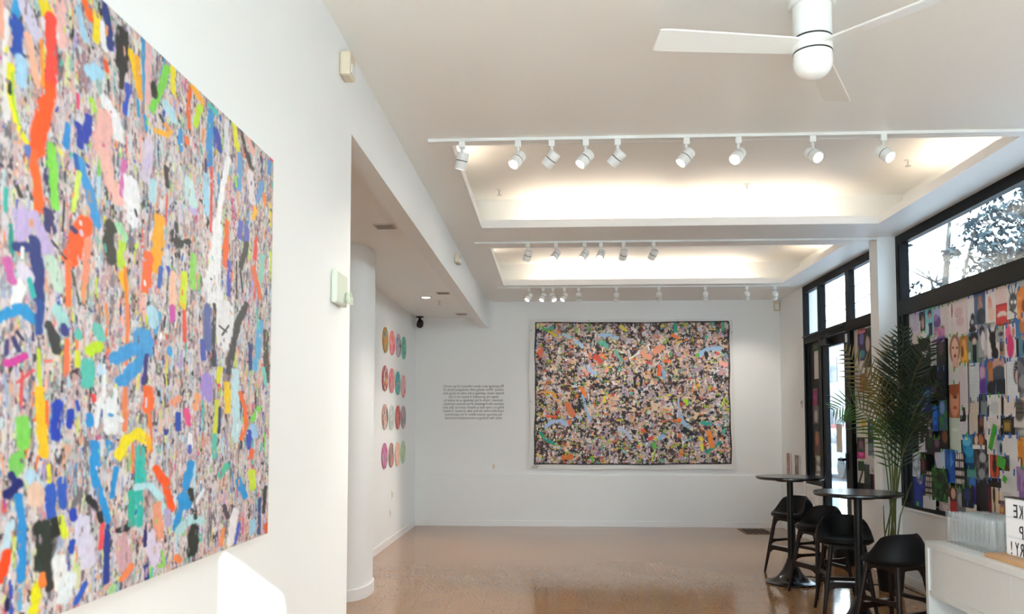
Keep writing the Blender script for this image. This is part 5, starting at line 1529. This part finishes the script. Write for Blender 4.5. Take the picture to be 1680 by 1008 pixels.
# ------------------------------------------------------------------ track lighting
def make_head():
    r = empty('track_spotlight', (0, 0, 0))
    MB().box(-.020, .020, -.017, .017, -.042, 0, bev=.004).build('track_adapter', M['white_metal'], r)
    MB().tube([(0, 0, -.04), (0, 0, -.095)], .0095, 10).box(-.012, .012, -.012, .012, -.115, -.09, bev=.003).build('arm', M['white_metal'], r)
    b = MB().lathe([(0, .058), (.034, .058), (.038, .052), (.038, .012), (.0365, .010), (.0365, .006)], 28).build('lamp_head', M['white_metal'], r, smooth=True)
    b.location = (0, 0, -.118)
    MB().lathe([(.0372, .007), (.0372, .001)], 28).build('seam_ring', M['black'], b)
    MB().lathe([(.036, .003), (.0395, 0), (.0395, -.048), (.0365, -.052), (.0355, -.047)], 28).build('lamp_shade', M['white_metal'], b, smooth=True)
    MB().lathe([(.0355, -.045), (.02, -.049), (0, -.050)], 28).build('lamp_lens', M['lamp_on'], b, smooth=True)
    return r

ORD = ['first', 'second', 'third', 'fourth', 'fifth', 'sixth', 'seventh', 'eighth', 'ninth', 'tenth']
def tracks():
    proto = make_head()
    first = True
    spec = [
        ('nearest', 5.28, -.79, 3.42, [(-.594, (-.25, .25, -1), 0), (-.224, (-.45, -.5, -.75), 1), (-.003, (-.6, .35, -.7), 0), (.220, (-.6, -.25, -.75), 1), (.427, (-.65, .35, -.7), 0),
                                         (.873, (-.62, -.12, -.75), 1), (1.207, (-.5, -.6, -.62), 1), (1.681, (.30, -.75, -.6), 1), (2.129, (.40, -.65, -.65), 1)]),
        ('middle', 8.37, -.78, 3.26, [(-.254, (-.3, .35, -.9), 0), (.036, (-.45, -.45, -.75), 1), (.331, (-.5, -.35, -.75), 1), (.500, (-.25, -.6, -.75), 1), (.732, (-.2, .6, -.75), 0), (1.037, (-.35, .5, -.75), 0)]),
        ('farthest', 11.2, -.73, 3.19, [(-.323, (-.5, -.4, -.8), 1), (-.13, (-.35, -.4, -.85), 1), (.005, (.3, -.4, -.85), 1), (.164, (-.5, -.35, -.8), 1), (.357, (0, .75, -.65), 0), (.875, (0, .75, -.65), 0),
                                           (1.457, (.05, .75, -.65), 0), (2.085, (.05, .75, -.65), 0), (2.644, (.05, .7, -.7), 0), (3.021, (0, .7, -.7), 0)]),
    ]
    for nm, y, x0, x1, heads in spec:
        t = empty('light_track', ((x0 + x1) / 2, y, ZC), 0, 'slim white ceiling light track, the %s of the three from the camera' % nm, 'light track', 'ceiling light tracks')
        hw = (x1 - x0) / 2
        mb = MB().box(-hw, hw, -.018, .018, -.020, 0, bev=.002)
        mb.build('rail', M['white_metal'], t)
        for s in (-1, 1):
            MB().box(s * hw - .03, s * hw + .03, -.0195, .0195, -.022, 0, bev=.003).build('end_cap', M['white_metal'], t)
        for k, (x, aim, on) in enumerate(heads):
            if first:
                h = proto; first = False
            else:
                h = copy_tree(proto)
            h.location = (x, y, ZC - .020)
            st = 'lit lens' if on else 'lens turned away'
            tag(h, 'white spotlight, %s, %s from the left on the %s track' % (st, ORD[k], nm), 'spotlight', 'spotlights on the %s track' % nm)
            head = [c for c in children(h) if c.name.startswith('lamp_head')][0]
            v = Vector(aim).normalized()
            head.rotation_euler = v.to_track_quat('-Z', 'Y').to_euler()
            head.location = Vector((0, 0, -.118)) + v * .012
            L = bpy.data.lights.new('spot_beam', 'SPOT')
            L.energy = SPOT if on else SPOT * .25; L.color = (1.0, .90, .78); L.spot_size = math.radians(62); L.spot_blend = .8; L.shadow_soft_size = .03
            lo = bpy.data.objects.new('spot_beam', L)
            COL.objects.link(lo)
            lo.location = Vector((x, y, ZC - .138)) + v * .075
            lo.rotation_euler = v.to_track_quat('-Z', 'Y').to_euler()
SPOT = 44.0
tracks()

# ------------------------------------------------------------------ small fixtures on walls and ceilings
def fixtures():
    e = empty('emergency_light', (XL, 3.78, 2.205), 0, 'off-white emergency light box with a clear round lamp near the left wall corner', 'emergency light')
    MB().box(0, .030, -.115, .085, -.075, .080, bev=.010).build('battery_box', M['greenwhite'], e)
    R_ = Matrix.Translation((.030, .055, -.035)) @ Matrix.Rotation(math.radians(80), 4, 'Y')
    MB().lathe([(0, .0), (.018, .0), (.028, .008), (.033, .022), (.033, .026)], 24, R_).build('lamp_head', M['greenwhite'], e, smooth=True)
    MB().lathe([(.032, .025), (.022, .032), (0, .035)], 24, R_).build('lamp_lens', M['clear'], e, smooth=True)
    for y, z, w, h, lb in ((3.82, 3.30, .11, .12, 'beige motion sensor high on the left wall near the ceiling'), (8.42, 3.285, .16, .10, 'beige motion sensor halfway along the side of the beam')):
        s = empty('motion_sensor', (XL, y, z), 0, lb, 'sensor', 'beige motion sensors on the left')
        MB().box(0, .055, -w / 2, w / 2, -h / 2, h / 2, bev=.012).build('sensor_body', M['beige'], s)
        MB().box(.050, .060, -w / 3, w / 3, -h / 2.6, 0, bev=.004).build('sensor_window', M['white_metal'], s)
    sm = empty('motion_sensor', (3.40, YB, 3.352), 0, 'small beige sensor in the right corner of the back wall under the ceiling', 'sensor')
    MB().box(-.042, .042, -.06, 0, -.075, .075, bev=.012).build('sensor_body', M['beige'], sm)
    MB().box(-.028, .028, -.066, -.055, -.06, .02, bev=.003).build('sensor_window', M['white_metal'], sm)
    # black camera on the low ceiling
    cm = empty('security_camera', (-2.03, 12.35, ZLOW), 0, 'black security camera hanging in the alcove ceiling corner', 'camera')
    MB().lathe([(.06, 0), (.06, -.014), (.02, -.02), (.018, -.05), (0, -.05)], 20).build('mount', M['black'], cm, smooth=True)
    MB().lathe([(0, -.09), (.045, -.085), (.05, -.07), (.05, .06), (.045, .075), (0, .08)], 20, Matrix.Translation((.01, -.03, -.11)) @ Euler((math.radians(-65), 0, .1)).to_matrix().to_4x4()).build('camera_body', M['black'], cm, smooth=True)
    MB().lathe([(0, -.094), (.03, -.094), (.034, -.088)], 20, Matrix.Translation((.01, -.03, -.11)) @ Euler((math.radians(-65), 0, .1)).to_matrix().to_4x4()).build('camera_lens', M['darkglass'], cm, smooth=True)
    # recessed downlight and vents in the low ceiling
    d = empty('recessed_downlight', (-1.635, 10.43, ZLOW), 0, 'small round recessed downlight glowing in the alcove ceiling', 'downlight')
    MB().lathe([(.075, .0), (.075, -.006), (.055, -.008), (.055, 0)], 28).build('trim_ring', M['white_metal'], d, smooth=True)
    MB().lathe([(.055, -.004), (0, -.005)], 28).build('lamp_lens', emit('downlight_glow', (1, .9, .8), 12), d)
    L = bpy.data.lights.new('downlight_beam', 'SPOT'); L.energy = 10; L.color = (1, .88, .76); L.spot_size = 2.2; L.spot_blend = 1; L.shadow_soft_size = .05
    lo = bpy.data.objects.new('downlight_beam', L); COL.objects.link(lo); lo.location = (-1.635, 10.43, ZLOW - .02)
    for x, y, lb in ((-1.38, 6.61, 'grey rectangular vent in the alcove ceiling above the rounded wall'), (-1.365, 10.09, 'flat vent in the alcove ceiling beside the downlight'), (-1.355, 12.07, 'flat vent in the alcove ceiling close to the back wall')):
        v = empty('ceiling_vent', (x, y, ZLOW), 0, lb, 'vent', 'vents in the alcove ceiling')
        MB().box(-.085, .085, -.08, .08, -.008, 0, bev=.002).build('vent_frame', M['vent'], v)
        sl = MB()
        for k in range(5):
            sl.box(-.07, .07, -.06 + k * .027, -.052 + k * .027, -.011, -.0085)
        sl.build('slats', M['vent_slot'], v)
    for x, y, zz, lb in ((-1.506, 10.76, ZLOW, 'tiny sprinkler head in the alcove ceiling'), (-.50, 7.60, ZTOP, 'sprinkler head at the left end of the nearer tray'), (1.80, 7.55, ZTOP, 'sprinkler head hanging at the middle of the nearer tray'), (2.98, 6.9, ZTOP, 'sprinkler head at the right of the nearer tray')):
        s = empty('sprinkler_head', (x, y, zz), 0, lb, 'sprinkler')
        MB().lathe([(.03, 0), (.03, -.004), (.012, -.008)], 18).build('escutcheon', M['white_metal'], s, smooth=True)
        MB().tube([(0, 0, -.004), (0, 0, -.05)], .006, 8).build('pipe', M['steel'], s)
        MB().lathe([(0, -.05), (.022, -.051), (.024, -.054), (0, -.055)], 14).build('deflector', M['steel'], s)
    for x, y, z, ax, lb in ((-.908, YB, .904, 'y', 'blank white outlet plate on the back wall under the text'), (-2.12, 10.73, .63, 'x', 'white switch plate low on the alcove wall'), (-2.12, 10.62, .40, 'x', 'white outlet plate just above the alcove baseboard')):
        p = empty('outlet_plate', (x, y, z), 0, lb, 'outlet')
        if ax == 'y':
            MB().box(-.037, .037, -.007, 0, -.058, .058, bev=.003).build('cover_plate', M['trim'], p)
            MB().box(-.017, .017, -.010, -.006, -.034, .034, bev=.002).build('socket_insert', M['beige'], p)
        else:
            MB().box(0, .007, -.037, .037, -.058, .058, bev=.003).build('cover_plate', M['trim'], p)
            MB().box(.006, .010, -.017, .017, -.034, .034, bev=.002).build('socket_insert', M['beige'], p)
    k = empty('keypad', (XR, 11.475, 1.837), 0, 'small grey keypad on the white wall left of the windows', 'keypad')
    MB().box(-.018, 0, -.03, .03, -.055, .055, bev=.004).build('keypad_case', M['vent'], k)
    MB().box(-.020, -.016, -.02, .02, .0, .035, bev=.002).build('keypad_screen', M['darkglass'], k)
    g = empty('floor_vent', (2.93, 12.1, 0), 0, 'brown slotted floor vent by the back wall', 'vent')
    MB().box(-.20, .20, -.28, .28, 0, .006, bev=.002).build('vent_frame', M['grille'], g)
    sl = MB()
    for i in range(4):
        for j in range(10):
            sl.box(-.165 + i * .085, -.095 + i * .085, -.24 + j * .05, -.215 + j * .05, .006, .0075)
    sl.build('slots', M['slot'], g)
    # two narrow painted panels standing on the wall ledge
    for y, w, h, tilt, lb, cs in ((12.13, .155, .345, 0, 'narrow coppery painted panel on the right wall ledge, farther from the door', ['b87c68', '9c6050', 'd0a898']), (11.72, .185, .335, .0, 'narrow grey and brown painted panel on the right wall ledge, nearer the door', ['8c8078', '5c5048', 'c0b0a4', 'a06c58'])):
        r = empty('small_panel', (XR - .018, y, .787), 0, lb, 'artwork', 'narrow panels on the ledge')
        MB().box(-.008, .006, -w / 2, w / 2, 0, h).build('panel_board', M['canvas'], r)
        c = Canvas(-w / 2, w / 2, 0, h, 18, 34, hx(cs[0]))
        for q in range(60):
            a, b = rng.uniform(-w / 2, w / 2), rng.uniform(0, h)
            c.stroke(np.array(hx(cs[rng.integers(len(cs))])), .008, .012, [(a, b), (a + .01, b + rng.uniform(.02, .06))], rag=1.0)
        A_, Z_ = np.meshgrid(c.A, c.Z)
        grid_object('painted_face', np.stack([np.full_like(A_, -.009), -A_, Z_], -1), c.img, M['print'], r)
fixtures()
# ------------------------------------------------------------------ bar tables
def make_table():
    r = empty('bar_table', (0, 0, 0))
    R, Z = .325, 1.047
    MB().lathe([(0, Z - .028), (R - .012, Z - .028), (R, Z - .018), (R, Z - .006), (R - .006, Z), (0, Z)], 64).build('tabletop', M['table_black'], r, smooth=True)
    MB().lathe([(0, Z - .05), (.13, Z - .05), (.13, Z - .028), (0, Z - .028)], 32).build('mounting_plate', M['black'], r)
    MB().lathe([(.032, .20), (.030, .40), (.030, Z - .05)], 24).build('pole', M['black'], r, smooth=True)
    prof = [(0, 0), (.245, 0), (.25, .008), (.245, .018)] + [(.245 - .213 * t, .018 + .20 * t ** 3.0 + .04 * t) for t in np.linspace(.1, 1, 10)] + [(0, .258)]
    MB().lathe(prof, 48).build('base', M['table_black'], r, smooth=True)
    return r

t1 = make_table()
t2 = copy_tree(t1)
t1.location = (2.345, 8.27, 0)
t2.location = (2.34, 6.45, 0)
tag(t1, 'round black bar table farther from the camera, standing near the glass door', 'table', 'round black bar tables')
tag(t2, 'round black bar table nearer the camera, in front of the potted palm', 'table', 'round black bar tables')

# ------------------------------------------------------------------ bar stools (front towards +x)
def smooth(a, b, x):
    t = max(0, min(1, (x - a) / (b - a)))
    return t * t * (3 - 2 * t)

def arch_board(mb, p0, p1, ztop, d_mid, d_end, thick, both=False):
    p0, p1 = Vector(p0), Vector(p1)
    d = (p1 - p0); L = d.length; d.normalize()
    nrm = Vector((-d.y, d.x, 0)).normalized() * thick / 2
    n = 12
    rows = []
    for k in range(n + 1):
        t = k / n
        e = abs(2 * t - 1) ** 5
        lo = ztop - d_mid - (d_end - d_mid) * e
        hi = ztop + ((d_end - d_mid) * .7 * e if both else 0)
        p = p0 + d * L * t
        rows.append([mb.bm.verts.new((p.x + s * nrm.x, p.y + s * nrm.y, z)) for s, z in ((1, hi), (-1, hi), (-1, lo), (1, lo))])
    for a, b in zip(rows, rows[1:]):
        for k in range(4):
            mb.bm.faces.new((a[k], a[(k + 1) % 4], b[(k + 1) % 4], b[k]))
    mb.bm.faces.new(rows[0]); mb.bm.faces.new(rows[-1][::-1])

def make_stool():
    r = empty('bar_stool', (0, 0, 0))
    zs = .645
    nr, nt = 14, 48
    mb = MB()
    def back(th):
        u = max(0.0, min(1.0, ((1 - math.cos(th)) / 2 - .25) / .75))
        return .158 * math.sqrt(1 - (1 - u) ** 2) * smooth(0, .45, u)
    def plan(th):
        return .205 * math.cos(th), .222 * math.sin(th)
    rings = []
    for i in range(nr + 1):                       # dished top running up into the back
        q = max(.02, i / nr)
        ring = []
        for k in range(nt):
            th = 2 * PI * k / nt
            B = back(th); x, y = plan(th)
            lean = 1 - .30 * (B / .15) * q
            z = zs + B * smooth(.35, 1.0, q) - .010 * (1 - q * q) - .012 * smooth(.75, 1, q) * (1 - B / .15)
            ring.append(mb.bm.verts.new((x * q * lean, y * q * lean, z)))
        rings.append(ring)
    for (g, f) in ((.18, .97), (.42, .86), (.66, .66), (.86, .38), (1.0, .08)):      # convex outer shell
        ring = []
        for k in range(nt):
            th = 2 * PI * k / nt
            B = back(th); x, y = plan(th)
            lean = 1 - .30 * (B / .15)
            sc = lean + (1.045 - lean) * g
            z = zs - .012 * (1 - B / .15) - .03 * g + B * f
            ring.append(mb.bm.verts.new((x * sc, y * sc, z)))
        rings.append(ring)
    for (g, zz) in ((1.0, zs - .048), (.92, zs - .062), (.55, zs - .066), (.02, zs - .066)):
        ring = []
        for k in range(nt):
            x, y = plan(2 * PI * k / nt)
            ring.append(mb.bm.verts.new((x * g, y * g, zz)))
        rings.append(ring)
    for a, b in zip(rings, rings[1:]):
        for k in range(nt):
            mb.bm.faces.new((a[k], a[(k + 1) % nt], b[(k + 1) % nt], b[k]))
    mb.bm.faces.new(rings[0][::-1]); mb.bm.faces.new(rings[-1])
    mb.build('seat', M['leather'], r, smooth=True)
    T, F_ = .125, .205
    def at(sx, sy, z):
        k = (zs - .062 - z) / (zs - .062)
        h = T + (F_ - T) * k
        return (sx * h, sy * h, z)
    for sx in (1, -1):
        for sy in (1, -1):
            MB().tube([at(sx, sy, zs - .062), at(sx, sy, .45), at(sx, sy, .28), at(sx, sy, 0)], [.019, .020, .019, .0125], 10).build('leg', M['walnut'], r, smooth=True)
    ap = MB()
    z1 = zs - .064
    for a, b in (((1, 1), (1, -1)), ((1, -1), (-1, -1)), ((-1, -1), (-1, 1)), ((-1, 1), (1, 1))):
        arch_board(ap, at(*a, z1 - .02), at(*b, z1 - .02), z1, .030, .085, .024)
    ap.build('seat_rail', M['walnut'], r)
    for sy in (1, -1):
        m2 = MB(); arch_board(m2, at(1, sy, .335), at(-1, sy, .335), .345, .026, .05, .022, both=True); m2.build('side_stretcher', M['walnut'], r)
    m2 = MB(); arch_board(m2, at(-1, 1, .25), at(-1, -1, .25), .27, .030, .055, .022); m2.build('rear_stretcher', M['walnut'], r)
    m2 = MB(); arch_board(m2, at(1, 1, .265), at(1, -1, .265), .290, .045, .085, .03)
    fr_ = m2.build('footrest', M['walnut'], r)
    p = at(1, 0, .29)
    MB().box(p[0] - .016, p[0] + .018, -.115, .115, .289, .296, bev=.002).build('metal_strip', M['steel'], fr_)
    return r

STOOLS = [(2.52, 8.80, 208, 'black bar stool farthest from the camera, turned side-on at the far bar table'), (2.47, 7.76, 200, 'black bar stool between the two round tables, partly hidden behind another stool'),
          (2.41, 6.97, 262, 'black bar stool whose footrest faces the camera, just behind the nearer table'), (2.42, 5.99, 119, 'black bar stool nearest the camera, beside the white cabinet')]
s0 = make_stool()
for k, (x, y, a, lb) in enumerate(STOOLS):
    s = s0 if k == 0 else copy_tree(s0)
    s.location = (x, y, 0); s.rotation_euler = (0, 0, math.radians(a))
    tag(s, lb, 'stool', 'black bar stools at the round tables')

# ------------------------------------------------------------------ palm
def palm():
    px, py = 3.175, 7.95
    r = empty('potted_palm', (px, py, 0), 0, 'tall palm with thin canes in a black pot by the column', 'plant')
    MB().lathe([(0, 0), (.105, 0), (.128, .235), (.135, .24), (.135, .262), (.122, .262), (.118, .225)], 32).build('pot', M['black'], r, smooth=True)
    MB().lathe([(.119, .22), (.06, .232), (0, .228)], 24).build('soil', M['soil'], r)
    for i, (mat, pts, ll, n, sp) in enumerate(FRONDS):
        n, ll, sp = int(n * .72), ll * 1.12, sp * 1.25
        P = [Vector((rng.normal(0, .045), rng.normal(0, .045), .22))] + [Vector(p) - Vector((px, py, 0)) for p in pts]
        # smooth the path
        path = []
        Q = [P[0]] + P + [P[-1] * 2 - P[-2]]
        for a in range(1, len(Q) - 2):
            for t in np.linspace(0, 1, 9)[:-1]:
                p0, p1, p2, p3 = Q[a - 1], Q[a], Q[a + 1], Q[a + 2]
                path.append(.5 * ((2 * p1) + (p2 - p0) * t + (2 * p0 - 5 * p1 + 4 * p2 - p3) * t * t + (3 * p1 - p0 - 3 * p2 + p3) * t ** 3))
        path.append(P[-1])
        N = len(path)
        f = MB().tube(path, [.0075 - .0062 * k / (N - 1) for k in range(N)], 7)
        st = f.build('cane', M['stem'], r, smooth=True)
        lf = MB()
        s_from = .45
        for k in range(n):
            u = s_from + (1 - s_from) * (k + .5) / n
            idx = u * (N - 1); a = min(int(idx), N - 2)
            p = path[a].lerp(path[a + 1], idx - a)
            T = (path[a + 1] - path[a]).normalized()
            vn = Vector((rng.normal(0, .1), -1, .3 + rng.normal(0, .1))).normalized()
            S = T.cross(vn).normalized()
            env = math.sin(PI * min(1, .12 + .88 * (u - s_from) / (1 - s_from)) ** .8) ** .6 * .9 + .1
            L = ll * env * rng.uniform(.85, 1.1)
            for sd in (1, -1):
                d = (S * sd * .78 + T * .62 + vn * rng.normal(0, .10)).normalized()
                w = T.cross(d).cross(d).normalized() * .0075 * sp
                nn = d.cross(w).normalized() * .003
                c = []
                for t, ww in ((0, .35), (.25, 1), (.6, .85), (1, .03)):
                    q = p + d * L * t + Vector((0, 0, -.09 * L * t * t * (1.6 if mat == 'leaf_green' else .5)))
                    if q.x > .16:                      # bent back by the window
                        q.x = .16 + (q.x - .16) * .25
                    c.append([lf.bm.verts.new(q + w * ww), lf.bm.verts.new(q + nn * ww), lf.bm.verts.new(q - w * ww)])
                for A, B in zip(c, c[1:]):
                    lf.bm.faces.new((A[0], A[1], B[1], B[0])); lf.bm.faces.new((A[1], A[2], B[2], B[1]))
        lf.build('frond', M[mat], st, recalc=False)
    # a couple of dry bare stalks
    for q in (((-.02, .03, .22), (-.05, .0, .62), (-.06, -.02, .80)), ((.03, 0, .22), (.08, -.05, .70), (.16, -.12, 1.02))):
        MB().tube([Vector(v) for v in q], [.008, .006, .003], 6).build('dry_stalk', M['stem'], r)
palm()
bn = empty('waste_bin', (3.24, 9.36, 0), 0, 'small black bin on the floor by the wall right of the glass door', 'bin')
MB().lathe([(0, 0), (.115, 0), (.135, .25), (.14, .255), (.13, .258), (.11, .01), (0, .01)], 28).build('bin_body', M['black'], bn, smooth=True)
wd = MB().poly([(-.05, -.03, 0), (.06, -.03, 0), (.06, .03, 0), (-.05, .03, 0), (.06, -.03, .045), (.06, .03, .045)], [(0, 1, 2, 3), (0, 1, 4), (3, 2, 5), (1, 2, 5, 4), (0, 4, 5, 3)])
o = wd.build('door_wedge', M['black']); o.location = (2.98, 8.1, 0); o.rotation_euler = (0, 0, .4)
tag(o, 'small black door wedge lying on the floor left of the palm pot', 'wedge')
cd = MB().tube([(2.50, 8.55, .004), (2.62, 8.62, .004), (2.85, 8.45, .004), (3.10, 8.24, .004), (3.37, 8.12, .004), (3.39, 7.3, .004), (3.30, 6.6, .004), (3.2, 5.9, .004)], .004, 6)
tag(cd.build('power_cord', M['black']), 'thin black power cord running over the floor past the palm pot to the cabinet', 'cord')
lb_ = empty('low_crate', (2.70, 5.842, 0), 0, 'low dark wooden crate with a silver rim beside the end of the white cabinet', 'crate')
MB().box(-.17, .17, -.032, .032, 0, .225, bev=.004).build('crate_body', M['walnut'], lb_)
MB().box(-.175, .175, -.037, .037, .222, .236, bev=.002).build('silver_rim', M['steel'], lb_)

# ------------------------------------------------------------------ white cabinet, flutes, lightbox
def cabinet():
    x0, x1, y0, y1, zt = 2.55, 2.945, 3.30, 5.80, .77
    r = empty('cabinet', (0, 0, 0), 0, 'long low white cabinet with closed upper panels and open cubbies, along the window wall', 'cabinet')
    c = MB()
    c.box(x0, x1, y0, y1, zt - .042, zt, bev=.002)
    c.box(x0, x1, y1 - .038, y1, 0, zt - .042)
    c.box(x0, x1, y0, y0 + .038, 0, zt - .042)
    c.box(x0, x1, y0 + .038, y1 - .038, 0, .045)
    c.box(x1 - .012, x1, y0 + .038, y1 - .038, .045, zt - .042)
    c.build('carcass', M['cab'], r)
    MB().box(x0 + .004, x1 - .012, y0 + .038, y1 - .038, .405, .443).build('shelf', M['cab'], r)
    for y in (5.24, 4.755, 4.27, 3.785):
        MB().box(x0 + .004, x1 - .012, y - .014, y + .014, .045, .405).build('divider', M['cab'], r)
    for a, b in ((4.768, 5.760), (3.772, 4.764), (3.340, 3.768)):
        MB().box(x0 + .012, x0 + .030, a, b, .445, zt - .044, bev=.002).build('door_panel', M['cab'], r)
cabinet()
tag(MB().box(2.605, 2.86, 4.30, 5.13, .7705, .795, bev=.003).build('serving_board', M['board']), 'light wooden board under the lightbox sign on the white cabinet', 'board')
def flutes():
    prof = [(0, .0), (.021, .0), (.022, .003), (.0215, .02), (.0220, .207), (.0208, .207), (.0202, .022), (0, .019)]
    f0 = MB().lathe(prof, 18).build('champagne_flute', M['flute'], smooth=True)
    k = 0
    for i in range(6):
        for j in range(11):
            f = f0 if k == 0 else f0.copy()
            if k:
                COL.objects.link(f)
            f.location = (2.690 + i * .0475 + rng.uniform(-.001, .001), 5.735 - j * .0545 + rng.uniform(-.002, .002), .7705)
            f.rotation_euler = (0, 0, rng.uniform(0, 6))
            tag(f, 'clear plastic flute in the packed rows on the white cabinet', 'flute', 'plastic flutes on the white cabinet')
            k += 1
flutes()
def lightbox():
    x0, x1, y0, y1, z0, z1 = 2.695, 2.745, 4.60, 5.055, .7955, 1.135
    r = empty('lightbox_sign', (x0, (y0 + y1) / 2, z0), 0, 'white letter lightbox standing on the wooden board, reading in mirror letters', 'sign')
    hw, h = (y1 - y0) / 2, z1 - z0
    MB().box(.003, .05, -hw, hw, 0, h, bev=.004).build('box_frame', M['white_metal'], r)
    MB().box(0, .004, -hw + .008, hw - .008, .008, h - .008).build('lit_face', M['lightbox'], r)
    MB().box(-.004, .052, -hw, hw, h, h + .004).build('top_rail', M['black'], r)
    for k in (1, 2):
        MB().box(-.004, .001, -hw + .006, hw - .006, h * k / 3 - .004, h * k / 3 + .004).build('letter_rail', M['clear'], r)
    rows = [(1.024, [('E', 4.938), ('K', 4.882), ('A', 4.826), ('M', 4.765)]), (.906, [('P', 4.884), ('O', 4.826), ('P', 4.766)]), (.806, [('!', 4.992), ('Y', 4.934), ('R', 4.884)])]
    yc = (y0 + y1) / 2
    for z, ls in rows:
        for ch, y in ls:
            if y < 4.85:
                continue   # beyond the frame of the photograph
            text_mesh('letter_tile', ch, .112, M['ink'], (PI / 2, 0, -PI / 2), (-.002, y - yc, z - z0), r, width=(.010 if ch == '!' else .040))
lightbox()

# ------------------------------------------------------------------ light and camera
def lights():
    w = bpy.data.worlds.new('World')
    SC.world = w
    w.use_nodes = True
    nt = w.node_tree
    bg = nt.nodes['Background']
    tc = node(nt, 'ShaderNodeTexCoord')
    sep = node(nt, 'ShaderNodeSeparateXYZ')
    nt.links.new(tc.outputs['Generated'], sep.inputs[0])
    rp = node(nt, 'ShaderNodeValToRGB')
    rp.color_ramp.elements[0].position = 0.0
    rp.color_ramp.elements[0].color = (.84, .96, 1.0, 1)
    rp.color_ramp.elements[1].position = .75
    rp.color_ramp.elements[1].color = (.55, .76, 1.0, 1)
    nt.links.new(sep.outputs['Z'], rp.inputs[0])
    nt.links.new(rp.outputs[0], bg.inputs[0])
    bg.inputs[1].default_value = SKY
    s = bpy.data.lights.new('sun', 'SUN')
    s.energy = SUN
    s.angle = math.radians(.6)
    s.color = (.86, .985, 1.0)
    so = bpy.data.objects.new('sun', s)
    COL.objects.link(so)
    so.rotation_euler = Vector((-.8, 1.0, -.45)).to_track_quat('-Z', 'Y').to_euler()
SKY, SUN = 5.0, 31.0
lights()

cam = bpy.data.cameras.new('camera')
co = bpy.data.objects.new('camera', cam)
COL.objects.link(co)
co.location = (0, 0, EYE)
co.rotation_euler = (math.radians(90 + 3.1), 0, math.radians(2.86))
cam.sensor_width = 36.0
cam.lens = 1340 / 1680 * 36.0
cam.shift_y = 117 / 1680
cam.clip_start = .05
cam.clip_end = 300
cam.dof.use_dof = True
cam.dof.focus_distance = 9.0
cam.dof.aperture_fstop = 5.0
SC.camera = co

SC.view_settings.view_transform = 'Standard'
SC.view_settings.look = 'None'
SC.view_settings.gamma = 1
SC.view_settings.use_curve_mapping = False
SC.view_settings.exposure = EXPOSURE = 0.84
cy = SC.cycles
cy.max_bounces = 10
cy.diffuse_bounces = 6
cy.glossy_bounces = 5
cy.transmission_bounces = 10
cy.transparent_max_bounces = 40
cy.caustics_reflective = False
cy.caustics_refractive = False
cy.sample_clamp_indirect = 6
